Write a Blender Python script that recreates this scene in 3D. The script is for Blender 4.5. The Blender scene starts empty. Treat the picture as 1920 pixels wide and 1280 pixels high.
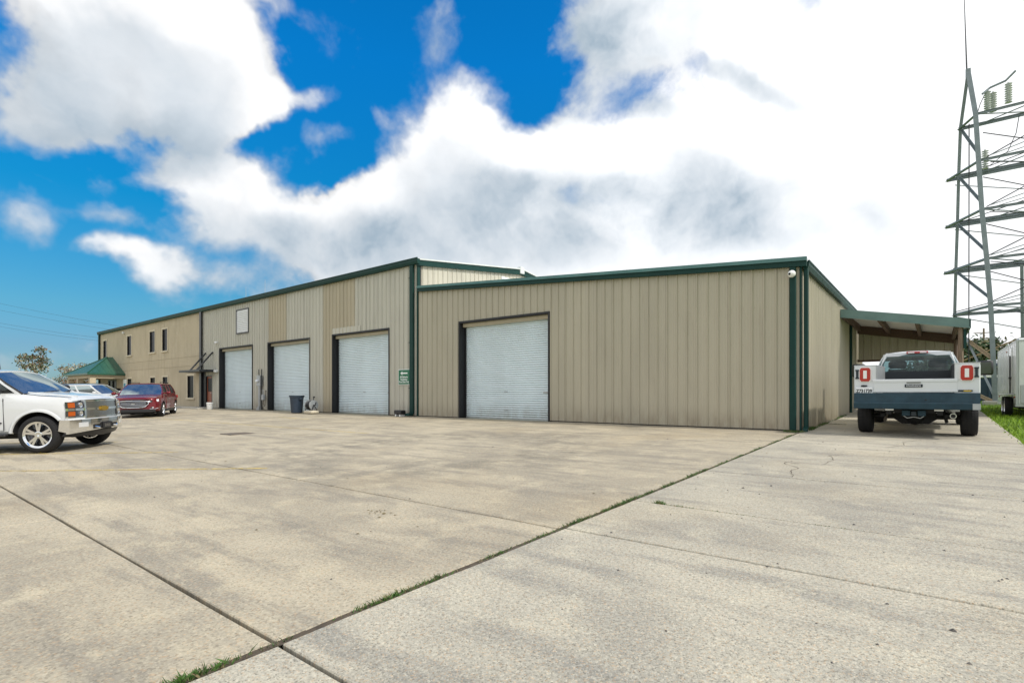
import bpy, math, random
import numpy as np
from mathutils import Vector, Matrix, Euler
random.seed(7)
R = math.radians
scene = bpy.context.scene
COL = scene.collection

# ------------------------------------------------------------------ camera
TH = 0.670226                       # heading of the camera, turned left of the +Y axis
CAM = Vector((2.76, -15.71, 1.0))
cam_d = bpy.data.cameras.new('camera')
cam_d.sensor_width = 36.0
cam_d.lens = 36.0 * 1003.0 / 1920.0
cam_d.shift_y = 97.0 / 1920.0
cam_d.clip_start = 0.05
cam_d.clip_end = 3000.0
cam = bpy.data.objects.new('camera', cam_d)
COL.objects.link(cam)
cam.location = CAM
cam.rotation_euler = (R(90), 0, TH)
scene.camera = cam

# ------------------------------------------------------------------ colour management
scene.view_settings.view_transform = 'Standard'
scene.view_settings.look = 'None'
scene.view_settings.exposure = 0.20
scene.view_settings.gamma = 1.0
scene.view_settings.use_curve_mapping = False
scene.cycles.use_denoising = True
scene.cycles.max_bounces = 8
scene.cycles.transparent_max_bounces = 16

# ------------------------------------------------------------------ sun and sky
SUN = Vector((0.72, 0.085, 0.70)).normalized()      # direction towards the sun
sl = bpy.data.lights.new('sun', 'SUN')
sl.energy = 2.8
sl.angle = R(2.5)
sl.color = (1.0, 0.95, 0.87)
so = bpy.data.objects.new('sun', sl)
COL.objects.link(so)
so.rotation_euler = (-SUN).to_track_quat('-Z', 'Y').to_euler()


class NT:
    """small helper round a node tree"""
    def __init__(self, tree):
        self.t = tree
        for n in list(tree.nodes):
            tree.nodes.remove(n)

    def n(self, kind, attrs=None, **ins):
        nd = self.t.nodes.new(kind)
        for k, v in (attrs or {}).items():
            setattr(nd, k, v)
        for k, v in ins.items():
            self.set(nd, k, v)
        return nd

    def set(self, nd, k, v):
        if k[0] == '_':
            s = nd.inputs[int(k[1:])]
        else:
            s = nd.inputs[k.replace('_', ' ')]
        if isinstance(v, bpy.types.NodeSocket):
            self.t.links.new(v, s)
        elif isinstance(v, bpy.types.Node):
            self.t.links.new(v.outputs[0], s)
        else:
            if hasattr(s, 'default_value') and isinstance(v, (tuple, list)) and len(v) == 3 and len(s.default_value) == 4:
                v = (*v, 1)
            s.default_value = v

    def math(self, op, a, b=0.0, c=0.0, clamp=False):
        m = self.n('ShaderNodeMath', {'operation': op, 'use_clamp': clamp})
        self.set(m, '_0', a); self.set(m, '_1', b)
        if op in ('SMOOTH_MAX', 'MULTIPLY_ADD', 'SMOOTH_MIN', 'WRAP'):
            self.set(m, '_2', c)
        return m.outputs[0]

    def ramp(self, fac, lo, hi, a=0.0, b=1.0, smooth=True):
        m = self.n('ShaderNodeMapRange', {'interpolation_type': 'SMOOTHSTEP' if smooth else 'LINEAR'})
        self.set(m, 'Value', fac)
        m.inputs['From Min'].default_value = lo
        m.inputs['From Max'].default_value = hi
        m.inputs['To Min'].default_value = a
        m.inputs['To Max'].default_value = b
        return m.outputs[0]

    def mix(self, fac, a, b, blend='MIX'):
        m = self.n('ShaderNodeMix', {'data_type': 'RGBA', 'blend_type': blend})
        self.set(m, '_0', fac); self.set(m, '_6', a); self.set(m, '_7', b)
        return m.outputs[2]

    def noise(self, vec, scale, detail=4.0, rough=0.55, out='Fac', dist=0.0):
        m = self.n('ShaderNodeTexNoise')
        if vec is not None:
            self.set(m, 'Vector', vec)
        m.inputs['Scale'].default_value = scale
        m.inputs['Detail'].default_value = detail
        m.inputs['Roughness'].default_value = rough
        m.inputs['Distortion'].default_value = dist
        return m.outputs[out]

    def mapping(self, vec, scale=(1, 1, 1), loc=(0, 0, 0), rot=(0, 0, 0), kind='POINT'):
        m = self.n('ShaderNodeMapping', {'vector_type': kind})
        self.set(m, 'Vector', vec)
        m.inputs['Location'].default_value = loc
        m.inputs['Rotation'].default_value = rot
        m.inputs['Scale'].default_value = scale
        return m.outputs[0]


world = bpy.data.worlds.new('World')
scene.world = world
world.use_nodes = True
w = NT(world.node_tree)
cT, sT = math.cos(TH), math.sin(TH)


def sky_dir(px, py):
    """direction of the sky where the photograph shows (px, py)"""
    r, u = (px - 960.0) / 1003.0, (737.0 - py) / 1003.0
    return Vector((r * cT - sT, r * sT + cT, u)).normalized()


sky = w.n('ShaderNodeTexSky', {'sky_type': 'NISHITA', 'sun_disc': False,
                               'sun_elevation': math.asin(SUN.z),
                               'sun_rotation': math.atan2(SUN.x, SUN.y),
                               'altitude': 0.0, 'air_density': 1.0, 'dust_density': 0.35, 'ozone_density': 2.6})
# the photograph's colour rendering of the clear sky: deeper blue high up, paler and duller towards the haze at the horizon
up_ = w.n('ShaderNodeSeparateXYZ', Vector=w.n('ShaderNodeTexCoord').outputs['Generated']).outputs['Z']
rp_ = w.n('ShaderNodeValToRGB', Fac=up_)
stops = [(0.0, (.175, .27, .365)), (.07, (.17, .28, .375)), (.13, (.145, .36, .42)), (.294, (.02, .455, .62)), (.52, (.012, .59, .97)), (1.0, (.012, .59, .97))]
while len(rp_.color_ramp.elements) < len(stops):
    rp_.color_ramp.elements.new(.5)
for e_, (ps_, c_) in zip(rp_.color_ramp.elements, stops):
    e_.position = ps_
    e_.color = (*c_, 1)
tint = w.n('ShaderNodeVectorMath', {'operation': 'SCALE'}, _0=rp_.outputs[0], Scale=1.80).outputs[0]
hs = w.mix(1.0, sky.outputs[0], tint, 'MULTIPLY')

# the cumulus is worked out here as noise over the sky's directions and kept as one map of radiance and cover
_rs = np.random.RandomState(11)
_perm = _rs.permutation(256).astype(np.int32)
_perm = np.concatenate([_perm, _perm, _perm])
_grad = _rs.normal(size=(256, 3)).astype(np.float32)
_grad /= np.linalg.norm(_grad, axis=1)[:, None]


def perlin(p):
    i = np.floor(p).astype(np.int32)
    f = (p - i).astype(np.float32)
    u = f * f * f * (f * (f * 6 - 15) + 10)
    i &= 255
    out = 0
    for a in (0, 1):
        wa = u[:, 0] if a else 1 - u[:, 0]
        pa = _perm[i[:, 0] + a]
        for b in (0, 1):
            wb = wa * (u[:, 1] if b else 1 - u[:, 1])
            pb = _perm[pa + i[:, 1] + b]
            for c in (0, 1):
                wc = wb * (u[:, 2] if c else 1 - u[:, 2])
                g = _grad[_perm[pb + i[:, 2] + c] & 255]
                out = out + wc * ((f[:, 0] - a) * g[:, 0] + (f[:, 1] - b) * g[:, 1] + (f[:, 2] - c) * g[:, 2])
    return out


def fbm(p, scale, octs, gain=0.5, billow=False, off=0.0):
    s, amp, tot = 0, 1.0, 0.0
    q = p * scale + off
    for o in range(octs):
        n = perlin(q) * 1.6
        s = s + amp * ((np.abs(n) * 2 - 0.62) if billow else n)
        tot += amp
        amp *= gain
        q = q * 2.03 + 17.3
    return s / tot


def sstep(x, a, b):
    t = np.clip((x - a) / (b - a), 0, 1)
    return t * t * (3 - 2 * t)


def blob_sum(lst, d):
    acc = np.zeros(len(d), np.float32)
    for (x, y, rx, ry, rot, wt) in lst:
        c = sky_dir(x, y)
        dx = (sky_dir(x + 2, y) - sky_dir(x - 2, y)) / 4.0
        dy = (sky_dir(x, y - 2) - sky_dir(x, y + 2)) / 4.0
        sx, sy = dx.length * rx, dy.length * ry
        t = dx.normalized()
        b = c.cross(t).normalized()
        a = R(rot)
        t2 = t * math.cos(a) + b * math.sin(a)
        b2 = c.cross(t2).normalized()
        q = d - np.array(c, np.float32)
        l = np.sqrt((q @ np.array(t2, np.float32) / sx) ** 2 + (q @ np.array(b2, np.float32) / sy) ** 2 + (q @ np.array(c, np.float32) / .55) ** 2)
        acc += wt * (1 - sstep(l, 0, 1.25))
    return acc


CLOUDS = [
    # the big cloud at upper left
    (230, 70, 225, 150, 0, 1.2), (385, 120, 150, 125, -25, 1.0), (500, 190, 120, 42, -12, .95), (140, 215, 200, 85, 0, .80),
    (60, 265, 110, 55, 0, .50), (330, 290, 150, 50, -25, .80), (430, 335, 120, 62, -25, .95), (280, 10, 200, 90, 0, .9),
    (505, 15, 70, 34, 0, .50), (350, 210, 120, 60, 0, .6),
    # small ones low at left
    (45, 432, 105, 72, 25, .80), (195, 412, 90, 36, 0, .50), (225, 490, 100, 44, -8, 1.0), (300, 518, 90, 50, -20, .85), (420, 530, 130, 36, 0, .42),
    (90, 350, 60, 22, 20, .34), (825, 70, 62, 66, 25, .47), (610, 262, 75, 28, 12, .48), (60, 700, 160, 22, 0, .30), (180, 680, 70, 18, 0, .26),
    # the long bank in the middle
    (880, 205, 85, 90, 0, 1.0), (790, 290, 105, 100, 25, .9), (940, 300, 170, 120, 0, 1.2), (700, 365, 120, 55, 0, .9), (590, 375, 100, 45, 0, .95),
    (470, 420, 170, 62, 0, .80), (640, 470, 300, 75, 0, .95), (900, 450, 380, 130, 0, 1.2), (410, 385, 120, 60, -20, .75), (370, 330, 110, 60, -20, .7), (1270, 350, 180, 75, 0, .75), (1150, 490, 360, 120, 0, 1.2),
    (1060, 290, 140, 90, 0, 1.0), (700, 225, 60, 26, 30, .30),
    # the bright veil on the right
    (1140, 40, 150, 130, 0, .80), (1330, 60, 260, 210, 0, 1.1), (1300, 290, 300, 110, 0, 1.0), (1100, 600, 400, 130, 0, .8), (700, 580, 380, 70, 0, .6), (1650, 250, 380, 380, 0, 1.6), (1560, 520, 420, 190, 0, 1.3),
    (1850, 500, 400, 340, 0, 1.5), (1900, 60, 400, 300, 0, 1.4), (1110, 175, 90, 60, 0, .55), (1500, 650, 700, 120, 0, 1.0),
]
GREYS = [
    (1160, 385, 340, 60, 8, .72), (960, 395, 150, 75, 0, .55), (1370, 345, 170, 50, 10, .9), (1250, 390, 260, 60, 5, .8), (960, 455, 480, 75, 0, .72), (560, 455, 260, 60, 0, .85), (1250, 440, 280, 40, 0, .38),
    (660, 440, 170, 60, 0, .28), (70, 170, 130, 120, 0, .55), (200, 245, 230, 50, 0, .48), (60, 265, 140, 60, 0, .45), (1090, 80, 150, 170, -15, 1.5), (1230, 60, 130, 120, 0, .6), (825, 72, 100, 100, 0, .75), (45, 440, 110, 90, 0, .40),
    (1420, 165, 120, 24, 10, .95), (1205, 222, 70, 28, 15, .9), (1580, 400, 170, 50, 15, .5), (320, 300, 130, 40, -20, .38), (280, 555, 140, 26, 0, .30), (195, 415, 100, 50, 0, .45),
    (60, 700, 240, 60, 0, .50), (430, 535, 150, 50, 0, .5), (610, 270, 90, 50, 0, .5),
]


def clouds(d, octs):
    """d: unit directions (n,3) -> radiance (n,3), cover (n,)"""
    wv = np.stack([fbm(d, 4.5, octs - 1, .58, off=o) for o in (3.1, 31.7, 57.9)], 1)
    dw = d + wv * 0.075
    ds = d + wv * 0.05
    dens = blob_sum(CLOUDS, dw)
    bil = fbm(dw, 8.0, octs, .56, True, 5.5)
    fine = fbm(d + wv * .03, 11.0, octs, .62, False, 71.0)
    low = fbm(d, 4.0, 4, .5, False, 13.0)
    amp = 0.35 + 0.65 * (1 - sstep(dens, .75, 1.7))
    shape = np.clip(dens, 0, 1.5) + amp * (bil * 0.26 + fine * 0.46 + low * .22)
    front = d @ np.array((-sT * .93, cT * .93, .36), np.float32)
    rest = 1 - sstep(front, .50, .66)
    shape = shape + rest * (sstep(fbm(d, 2.4, 5, .5, False, 9.0), -.60, -.10) * 1.3)  # clouds outside the view thickened to whiten and brighten the ambient light
    crisp = sstep(fbm(d, 3.2, 3, .5, False, 87.0), -.25, .3)      # some edges are sharp, others fray out
    lo, hi = .13 - .06 * (1 - crisp), .54 + .46 * (1 - crisp)
    t = np.clip((shape - lo) / (hi - lo), 0, 1)
    cover = t * t * (3 - 2 * t)
    mott = fbm(ds, 5.0, 7, .58, False, 40.0)
    grey = blob_sum(GREYS, ds)
    # undersides: cloud that has more cloud above it is greyer
    up = np.array((.25 * cT, .25 * sT, 1.0), np.float32) * .075
    above = sstep(blob_sum(CLOUDS, dw + up), .50, 1.5) * (1 - sstep(dens, 1.2, 2.8))
    grey = grey + .32 * above * (1 - sstep(d @ np.array(sky_dir(1650, 200), np.float32), .72, .92))
    grey = grey + rest * sstep(fbm(d, 2.8, 4, .5, False, 23.0), .1, .4) * .5
    grey = (1 - np.exp(-1.75 * np.clip(grey, 0, 4))) * np.clip(.80 + 1.15 * mott + .35 * bil, .15, 1.25)
    grey = np.clip(grey, 0, 1)
    thick = sstep(shape, .25, 1.0)
    lit = 0.66 + 0.26 * thick + 0.14 * np.clip(bil, -.5, .5) + .06 * rest + .14 * sstep(d @ np.array(sky_dir(1650, 200), np.float32), .70, .95)  # unseen clouds also made brighter to lift the ambient light
    cw = lit[:, None] * np.array((1.0, 1.01, 1.025), np.float32)
    cg = np.array((.335, .425, .51), np.float32)
    g = grey[:, None]
    rgb = cw * (1 - g) + cg * g
    return rgb.astype(np.float32), cover.astype(np.float32)


SW, SH = 3072, 1536


def sky_map():
    def dirs(us, vs):
        u, v = np.meshgrid(us, vs)
        ph = -(u - .5) * 2 * math.pi
        el = (v - .5) * math.pi
        d = np.stack([np.cos(el) * np.cos(ph), np.cos(el) * np.sin(ph), np.sin(el)], -1)
        return d.reshape(-1, 3).astype(np.float32)
    k = 6
    us, vs = (np.arange(SW // k) + .5) / (SW // k), (np.arange(SH // k // 2) + .5) / (SH // k) + .5
    rgb, cov = clouds(dirs(us, vs), 5)
    lo = np.concatenate([rgb, cov[:, None]], 1).reshape(len(vs), len(us), 4)
    full = np.zeros((SH, SW, 4), np.float32)
    # enlarge the coarse map smoothly
    yi = np.clip((np.arange(SH // 2) + .5) / k - .5, 0, len(vs) - 1.001)
    xi = np.clip((np.arange(SW) + .5) / k - .5, 0, len(us) - 1.001)
    y0, x0 = yi.astype(int), xi.astype(int)
    fy, fx = (yi - y0)[:, None, None].astype(np.float32), (xi - x0)[None, :, None].astype(np.float32)
    top = lo[y0][:, x0] * (1 - fx) + lo[y0][:, x0 + 1] * fx
    bot = lo[y0 + 1][:, x0] * (1 - fx) + lo[y0 + 1][:, x0 + 1] * fx
    full[SH // 2:] = top * (1 - fy) + bot * fy
    # the part of the sky in the photograph, in full detail
    head = math.atan2(cT, -sT)
    uc = .5 - head / (2 * math.pi)
    x0, x1 = int((uc - 49 / 360) * SW), int((uc + 49 / 360) * SW)
    y0, y1 = SH // 2, int(SH * (.5 + 40 / 180))
    rgb, cov = clouds(dirs((np.arange(x0, x1) + .5) / SW, (np.arange(y0, y1) + .5) / SH), 7)
    full[y0:y1, x0:x1] = np.concatenate([rgb, cov[:, None]], 1).reshape(y1 - y0, x1 - x0, 4)
    full[:SH // 2] = full[SH // 2]
    out = []
    for nm, a in (('cumulus_radiance', full.copy()), ('cumulus_cover', np.repeat(full[:, :, 3:4], 4, 2))):
        a = np.ascontiguousarray(a)
        a[:, :, 3] = 1.0
        img = bpy.data.images.new(nm, SW, SH, alpha=False, float_buffer=True, is_data=True)
        img.pixels.foreach_set(a.ravel())
        img.update()
        out.append(img)
    return out


radiance_map, cover_map = sky_map()
env = w.n('ShaderNodeTexEnvironment', {'image': radiance_map, 'projection': 'EQUIRECTANGULAR', 'interpolation': 'Linear'})
cov = w.n('ShaderNodeTexEnvironment', {'image': cover_map, 'projection': 'EQUIRECTANGULAR', 'interpolation': 'Linear'})
cl = w.n('ShaderNodeVectorMath', {'operation': 'SCALE'}, _0=env.outputs['Color'], Scale=10.0).outputs[0]
col = w.mix(cov.outputs['Color'], hs, cl)
bg = w.n('ShaderNodeBackground', Color=col, Strength=0.10)
w.n('ShaderNodeOutputWorld', Surface=bg.outputs[0])

# ------------------------------------------------------------------ mesh helpers
SL = 0.0234                          # the yard rises gently towards the back


def gz(y):
    return SL * max(-20.0, min(22.0, y))


class MB:
    """collects faces for ONE mesh object"""
    def __init__(self):
        self.v, self.f, self.m, self.mi = [], [], [], 0

    def add(self, vs, fs):
        o = len(self.v)
        self.v += [tuple(p) for p in vs]
        self.f += [tuple(i + o for i in f) for f in fs]
        self.m += [self.mi] * len(fs)
        return self

    def box(self, x0, x1, y0, y1, z0, z1, ch=0.0):
        if ch <= 0:
            vs = [(x, y, z) for z in (z0, z1) for y in (y0, y1) for x in (x0, x1)]
            fs = [(0, 2, 3, 1), (4, 5, 7, 6), (0, 1, 5, 4), (2, 6, 7, 3), (0, 4, 6, 2), (1, 3, 7, 5)]
            return self.add(vs, fs)
        c = min(ch, abs(x1 - x0) * .45, abs(y1 - y0) * .45, abs(z1 - z0) * .45)
        oct_ = [(x0 + c, y0), (x1 - c, y0), (x1, y0 + c), (x1, y1 - c), (x1 - c, y1), (x0 + c, y1), (x0, y1 - c), (x0, y0 + c)]
        inn = [(x0 + c, y0 + c), (x1 - c, y0 + c), (x1 - c, y0 + c), (x1 - c, y1 - c), (x1 - c, y1 - c), (x0 + c, y1 - c), (x0 + c, y1 - c), (x0 + c, y0 + c)]
        vs = [(*p, z0) for p in inn] + [(*p, z0 + c) for p in oct_] + [(*p, z1 - c) for p in oct_] + [(*p, z1) for p in inn]
        fs = []
        for k in range(3):
            for i in range(8):
                j = (i + 1) % 8
                fs.append((k * 8 + i, k * 8 + j, k * 8 + 8 + j, k * 8 + 8 + i))
        fs += [(7, 6, 5, 4, 3, 2, 1, 0), tuple(range(24, 32))]
        return self.add(vs, fs)

    def prism(self, poly, axis, a, b):
        """extrude a 2-D polygon along axis; poly in the other two axes' order (x,y,z without axis)"""
        def p3(q, t):
            return {'x': (t, q[0], q[1]), 'y': (q[0], t, q[1]), 'z': (q[0], q[1], t)}[axis]
        n = len(poly)
        vs = [p3(q, a) for q in poly] + [p3(q, b) for q in poly]
        fs = [tuple(range(n)), tuple(range(2 * n - 1, n - 1, -1))]
        fs += [(i, i + n, (i + 1) % n + n, (i + 1) % n) for i in range(n)]
        return self.add(vs, fs)

    def hexa(self, b4, t4):
        """solid from four bottom and four top corners"""
        return self.add(list(b4) + list(t4), [(3, 2, 1, 0), (4, 5, 6, 7), (0, 1, 5, 4), (1, 2, 6, 5), (2, 3, 7, 6), (3, 0, 4, 7)])

    def tube(self, p0, p1, r0, r1=None, n=8, caps=True):
        r1 = r0 if r1 is None else r1
        p0, p1 = Vector(p0), Vector(p1)
        d = (p1 - p0).normalized()
        a = d.orthogonal().normalized()
        b = d.cross(a)
        vs = []
        for p, r in ((p0, r0), (p1, r1)):
            for i in range(n):
                t = 2 * math.pi * i / n
                vs.append(p + (a * math.cos(t) + b * math.sin(t)) * r)
        fs = [(i, (i + 1) % n, (i + 1) % n + n, i + n) for i in range(n)]
        if caps:
            fs += [tuple(range(n - 1, -1, -1)), tuple(range(n, 2 * n))]
        return self.add(vs, fs)

    def path(self, pts, r, n=6):
        for a, b in zip(pts[:-1], pts[1:]):
            self.tube(a, b, r, r, n)
        return self

    def lathe(self, prof, n=24, axis='z', o=(0, 0, 0), closed=False):
        """prof: (radius, height) pairs turned round the axis"""
        vs = []
        for r, h in prof:
            for i in range(n):
                t = 2 * math.pi * i / n
                c, s = r * math.cos(t), r * math.sin(t)
                q = {'z': (c, s, h), 'y': (c, h, s), 'x': (h, c, s)}[axis]
                vs.append((q[0] + o[0], q[1] + o[1], q[2] + o[2]))
        m = len(prof)
        fs = []
        for k in range(m if closed else m - 1):
            k2 = (k + 1) % m
            for i in range(n):
                j = (i + 1) % n
                fs.append((k * n + i, k * n + j, k2 * n + j, k2 * n + i))
        if not closed:
            if prof[0][0] > 1e-6:
                fs.append(tuple(range(n - 1, -1, -1)))
            if prof[-1][0] > 1e-6:
                fs.append(tuple(range((m - 1) * n, m * n)))
        return self.add(vs, fs)

    def surf(self, fn, nu, nv, thick=None):
        """grid surface fn(u,v); thick = vector (or fn) to the back face makes it a solid sheet"""
        g = [[Vector(fn(i / nu, j / nv)) for i in range(nu + 1)] for j in range(nv + 1)]
        vs = [p for row in g for p in row]
        w_ = nu + 1
        fs = [(j * w_ + i, j * w_ + i + 1, (j + 1) * w_ + i + 1, (j + 1) * w_ + i) for j in range(nv) for i in range(nu)]
        if thick is not None:
            n0 = len(vs)
            t = Vector(thick)
            vs += [p + t for p in vs]
            fs += [tuple(i + n0 for i in reversed(f)) for f in fs]
            rim = [i for i in range(nu)] + [nu + j * w_ for j in range(nv)] + [nv * w_ + i for i in range(nu, 0, -1)] + [j * w_ for j in range(nv, 0, -1)]
            for k in range(len(rim)):
                a, b = rim[k], rim[(k + 1) % len(rim)]
                fs.append((b, a, a + n0, b + n0))
        return self.add(vs, fs)

    def mesh(self, name, mats, smooth=None):
        me = bpy.data.meshes.new(name)
        me.from_pydata(self.v, [], self.f)
        for mt in (mats if isinstance(mats, (list, tuple)) else [mats]):
            me.materials.append(mt)
        if any(self.m):
            me.polygons.foreach_set('material_index', self.m)
        if smooth is not None:
            me.polygons.foreach_set('use_smooth', [True] * len(me.polygons))
            me.set_sharp_from_angle(angle=R(smooth))
        me.update()
        return me

    def build(self, name, mats, parent=None, smooth=None):
        return link(name, self.mesh(name, mats, smooth), parent)


def link(name, data, parent=None):
    o = bpy.data.objects.new(name, data)
    COL.objects.link(o)
    if parent is not None:
        o.parent = parent
    return o


def tag(o, label=None, cat=None, group=None, kind=None):
    for k, v in (('label', label), ('category', cat), ('group', group), ('kind', kind)):
        if v:
            o[k] = v
    return o


def thing(name, label, cat, loc=(0, 0, 0), rotz=0.0, group=None):
    o = link(name, None)
    o.location = loc
    o.rotation_euler = (0, 0, rotz)
    o.empty_display_size = 0.2
    return tag(o, label, cat, group)


def on_slope(o, x, y, heading):
    """stand a thing on the sloping yard, facing heading (radians from +X)"""
    n = Vector((0, -SL, 1)).normalized()
    f = Vector((math.cos(heading), math.sin(heading), 0))
    f = (f - n * f.dot(n)).normalized()
    l = n.cross(f)
    m = Matrix((f, l, n)).transposed()
    o.location = (x, y, SL * y)
    o.rotation_euler = m.to_euler()


def fix_normals(o):
    import bmesh
    bm = bmesh.new()
    bm.from_mesh(o.data)
    bmesh.ops.recalc_face_normals(bm, faces=bm.faces)
    bm.to_mesh(o.data)
    bm.free()


def cut(o, cutters, smooth=None):
    """boolean difference, baked into the mesh"""
    fix_normals(o)
    for c in cutters:
        fix_normals(c)
        md = o.modifiers.new('cut', 'BOOLEAN')
        md.operation = 'DIFFERENCE'
        md.solver = 'EXACT'
        md.object = c
        md.material_mode = 'TRANSFER'
    dg = bpy.context.evaluated_depsgraph_get()
    me = bpy.data.meshes.new_from_object(o.evaluated_get(dg))
    o.modifiers.clear()
    o.data = me
    for c in cutters:
        bpy.data.objects.remove(c)
    if smooth is not None:
        me.polygons.foreach_set('use_smooth', [True] * len(me.polygons))
        me.set_sharp_from_angle(angle=R(smooth))


def text_mesh(body, size, extrude=0.0, align='CENTER', spacing=1.0, bold=0.0):
    cu = bpy.data.curves.new('lettering', 'FONT')
    cu.body = body
    cu.size = size
    cu.extrude = extrude
    cu.offset = bold
    cu.align_x = align
    cu.space_character = spacing
    cu.resolution_u = 3
    o = bpy.data.objects.new('lettering', cu)
    COL.objects.link(o)
    dg = bpy.context.evaluated_depsgraph_get()
    me = bpy.data.meshes.new_from_object(o.evaluated_get(dg))
    bpy.data.objects.remove(o)
    return me


def text(name, body, size, mtl, parent, loc, rot, extrude=0.0, spacing=1.0, align='CENTER', sx=1.0, bold=0.0):
    me = text_mesh(body, size, extrude, align, spacing, bold)
    me.materials.clear()
    me.materials.append(mtl)
    o = link(name, me, parent)
    o.location = loc
    o.rotation_euler = rot
    o.scale = (sx, 1, 1)
    return o


# ------------------------------------------------------------------ materials
M = {}


def pbr(name, col, rough=0.5, metal=0.0, spec=0.5, coat=0.0, var=0.0, vscale=3.0, stretch=(1, 1, 1), dirt=None, bump=0.0, bscale=40.0, rvar=0.0, objrand=0.0, splash=0.0):
    m = bpy.data.materials.new(name)
    m.use_nodes = True
    t = NT(m.node_tree)
    b = t.n('ShaderNodeBsdfPrincipled', Roughness=rough, Metallic=metal)
    b.inputs['Specular IOR Level'].default_value = spec
    b.inputs['Coat Weight'].default_value = coat
    b.inputs['Coat Roughness'].default_value = 0.04
    pos = t.n('ShaderNodeNewGeometry').outputs['Position']
    c = None
    if var > 0:
        f = t.noise(t.mapping(pos, stretch), vscale, 5.0, 0.6)
        f = t.ramp(f, 0.25, 0.75, 1.0 - var, 1.0 + var)
        c = t.n('ShaderNodeVectorMath', {'operation': 'SCALE'}, _0=tuple(col), Scale=f).outputs[0]
    if objrand > 0:
        f = t.ramp(t.n('ShaderNodeObjectInfo').outputs['Random'], 0, 1, 1 - objrand, 1 + objrand, False)
        c = t.n('ShaderNodeVectorMath', {'operation': 'SCALE'}, _0=c if c is not None else tuple(col), Scale=f).outputs[0]
    if dirt:
        dc, ds, dst, lo, hi, amt = dirt
        f = t.ramp(t.noise(t.mapping(pos, dst), ds, 6.0, 0.65), lo, hi, 0.0, amt)
        c = t.mix(f, c if c is not None else tuple(col), dc)
    if splash > 0:
        zz = t.n('ShaderNodeSeparateXYZ', Vector=pos).outputs['Z']
        nz = t.noise(t.mapping(pos, (1.5, 1.5, .5)), 2.2, 6.0, .7)
        f = t.math('MULTIPLY', t.ramp(zz, .0, .75, 1, 0), t.ramp(nz, .32, .68, .1, 1))
        c = t.mix(t.math('MULTIPLY', f, splash), c if c is not None else tuple(col), (.22, .17, .115))
    if c is None:
        b.inputs['Base Color'].default_value = (*col, 1)
    else:
        t.set(b, 'Base Color', c)
    if rvar > 0:
        t.set(b, 'Roughness', t.ramp(t.noise(pos, vscale * 2, 4.0), .3, .7, rough - rvar, rough + rvar))
    if bump > 0:
        bp = t.n('ShaderNodeBump', Height=t.noise(pos, bscale, 4.0, 0.6), Strength=bump, Distance=0.01)
        t.set(b, 'Normal', bp.outputs[0])
    t.n('ShaderNodeOutputMaterial', Surface=b.outputs[0])
    M[name] = m
    return m


def glass(name, tint, through, rough=0.02):
    """thin pane: tinted see-through with a Fresnel mirror on top"""
    m = bpy.data.materials.new(name)
    m.use_nodes = True
    t = NT(m.node_tree)
    tr = t.n('ShaderNodeBsdfTransparent', Color=tuple(c * through for c in tint))
    gl = t.n('ShaderNodeBsdfGlossy', Color=(.40, .48, .48), Roughness=rough)
    fr = t.n('ShaderNodeFresnel', IOR=1.45)
    mx = t.n('ShaderNodeMixShader', _0=t.ramp(fr.outputs[0], 0, 1, .02, 1.0, False), _1=tr.outputs[0], _2=gl.outputs[0])
    du = t.n('ShaderNodeBsdfDiffuse', Color=(.40, .41, .40))
    nz = t.ramp(t.noise(t.n('ShaderNodeNewGeometry').outputs['Position'], 3.0, 5.0, .6), .3, .75, .05, .16)
    m2 = t.n('ShaderNodeMixShader', _0=nz, _1=mx.outputs[0], _2=du.outputs[0])
    t.n('ShaderNodeOutputMaterial', Surface=m2.outputs[0])
    M[name] = m
    return m


# siding: sun-aged paint on ribbed steel
pbr('siding_tan', (.415, .382, .292), .42, 0, .45, var=.06, vscale=1.1, stretch=(1, 1, .25), dirt=((.25, .20, .14), 2.5, (2.2, 2.2, .22), .55, .80, .35), objrand=.03, splash=.6)
pbr('siding_grey', (.485, .470, .400), .50, 0, .35, var=.07, vscale=1.4, stretch=(2, 2, .2), dirt=((.24, .20, .15), 3.0, (3.0, 3.0, .2), .52, .78, .4), objrand=.035, splash=.6)
pbr('siding_brown', (.430, .380, .275), .52, 0, .35, var=.06, vscale=1.4, stretch=(2, 2, .2), dirt=((.24, .19, .13), 3.0, (3.0, 3.0, .2), .52, .78, .35), objrand=.03, splash=.6)
pbr('siding_pale', (.50, .475, .395), .40, 0, .45, var=.05, vscale=1.2, stretch=(1, 1, .3), dirt=((.30, .27, .2), 3.0, (2, 2, .3), .58, .82, .3), objrand=.02)
pbr('core_dark', (.06, .055, .05), .8)
pbr('trim_green', (.006, .038, .032), .50, 0, .22, var=.12, vscale=2.0, dirt=((.05, .075, .065), 4.0, (1, 1, 1), .55, .85, .30))
pbr('trim_green_lit', (.038, .105, .092), .42, 0, .4, var=.14, vscale=1.5, dirt=((.12, .17, .15), 3.0, (1, 1, 1), .5, .85, .35))  # lit copy of the green trim, the light put into its colour
pbr('fascia_sunlit', (.135, .215, .200), .45, 0, .4, var=.14, vscale=1.5)  # green edge lightened in its colour for the sun falling on it
pbr('trim_black', (.012, .014, .016), .35)
pbr('roof_galv', (.66, .69, .67), .35, .2, .5, var=.06, vscale=1.5)
pbr('porch_green', (.024, .098, .064), .36, 0, .5, var=.10, vscale=2.0)
pbr('door_curtain', (.67, .76, .80), .34, .05, .5, var=.05, vscale=1.2, stretch=(1, 1, .4), dirt=((.36, .38, .38), 2.2, (.8, 1, 2.5), .55, .85, .35), splash=.45)
pbr('jamb_dark', (.012, .013, .016), .55)
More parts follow.
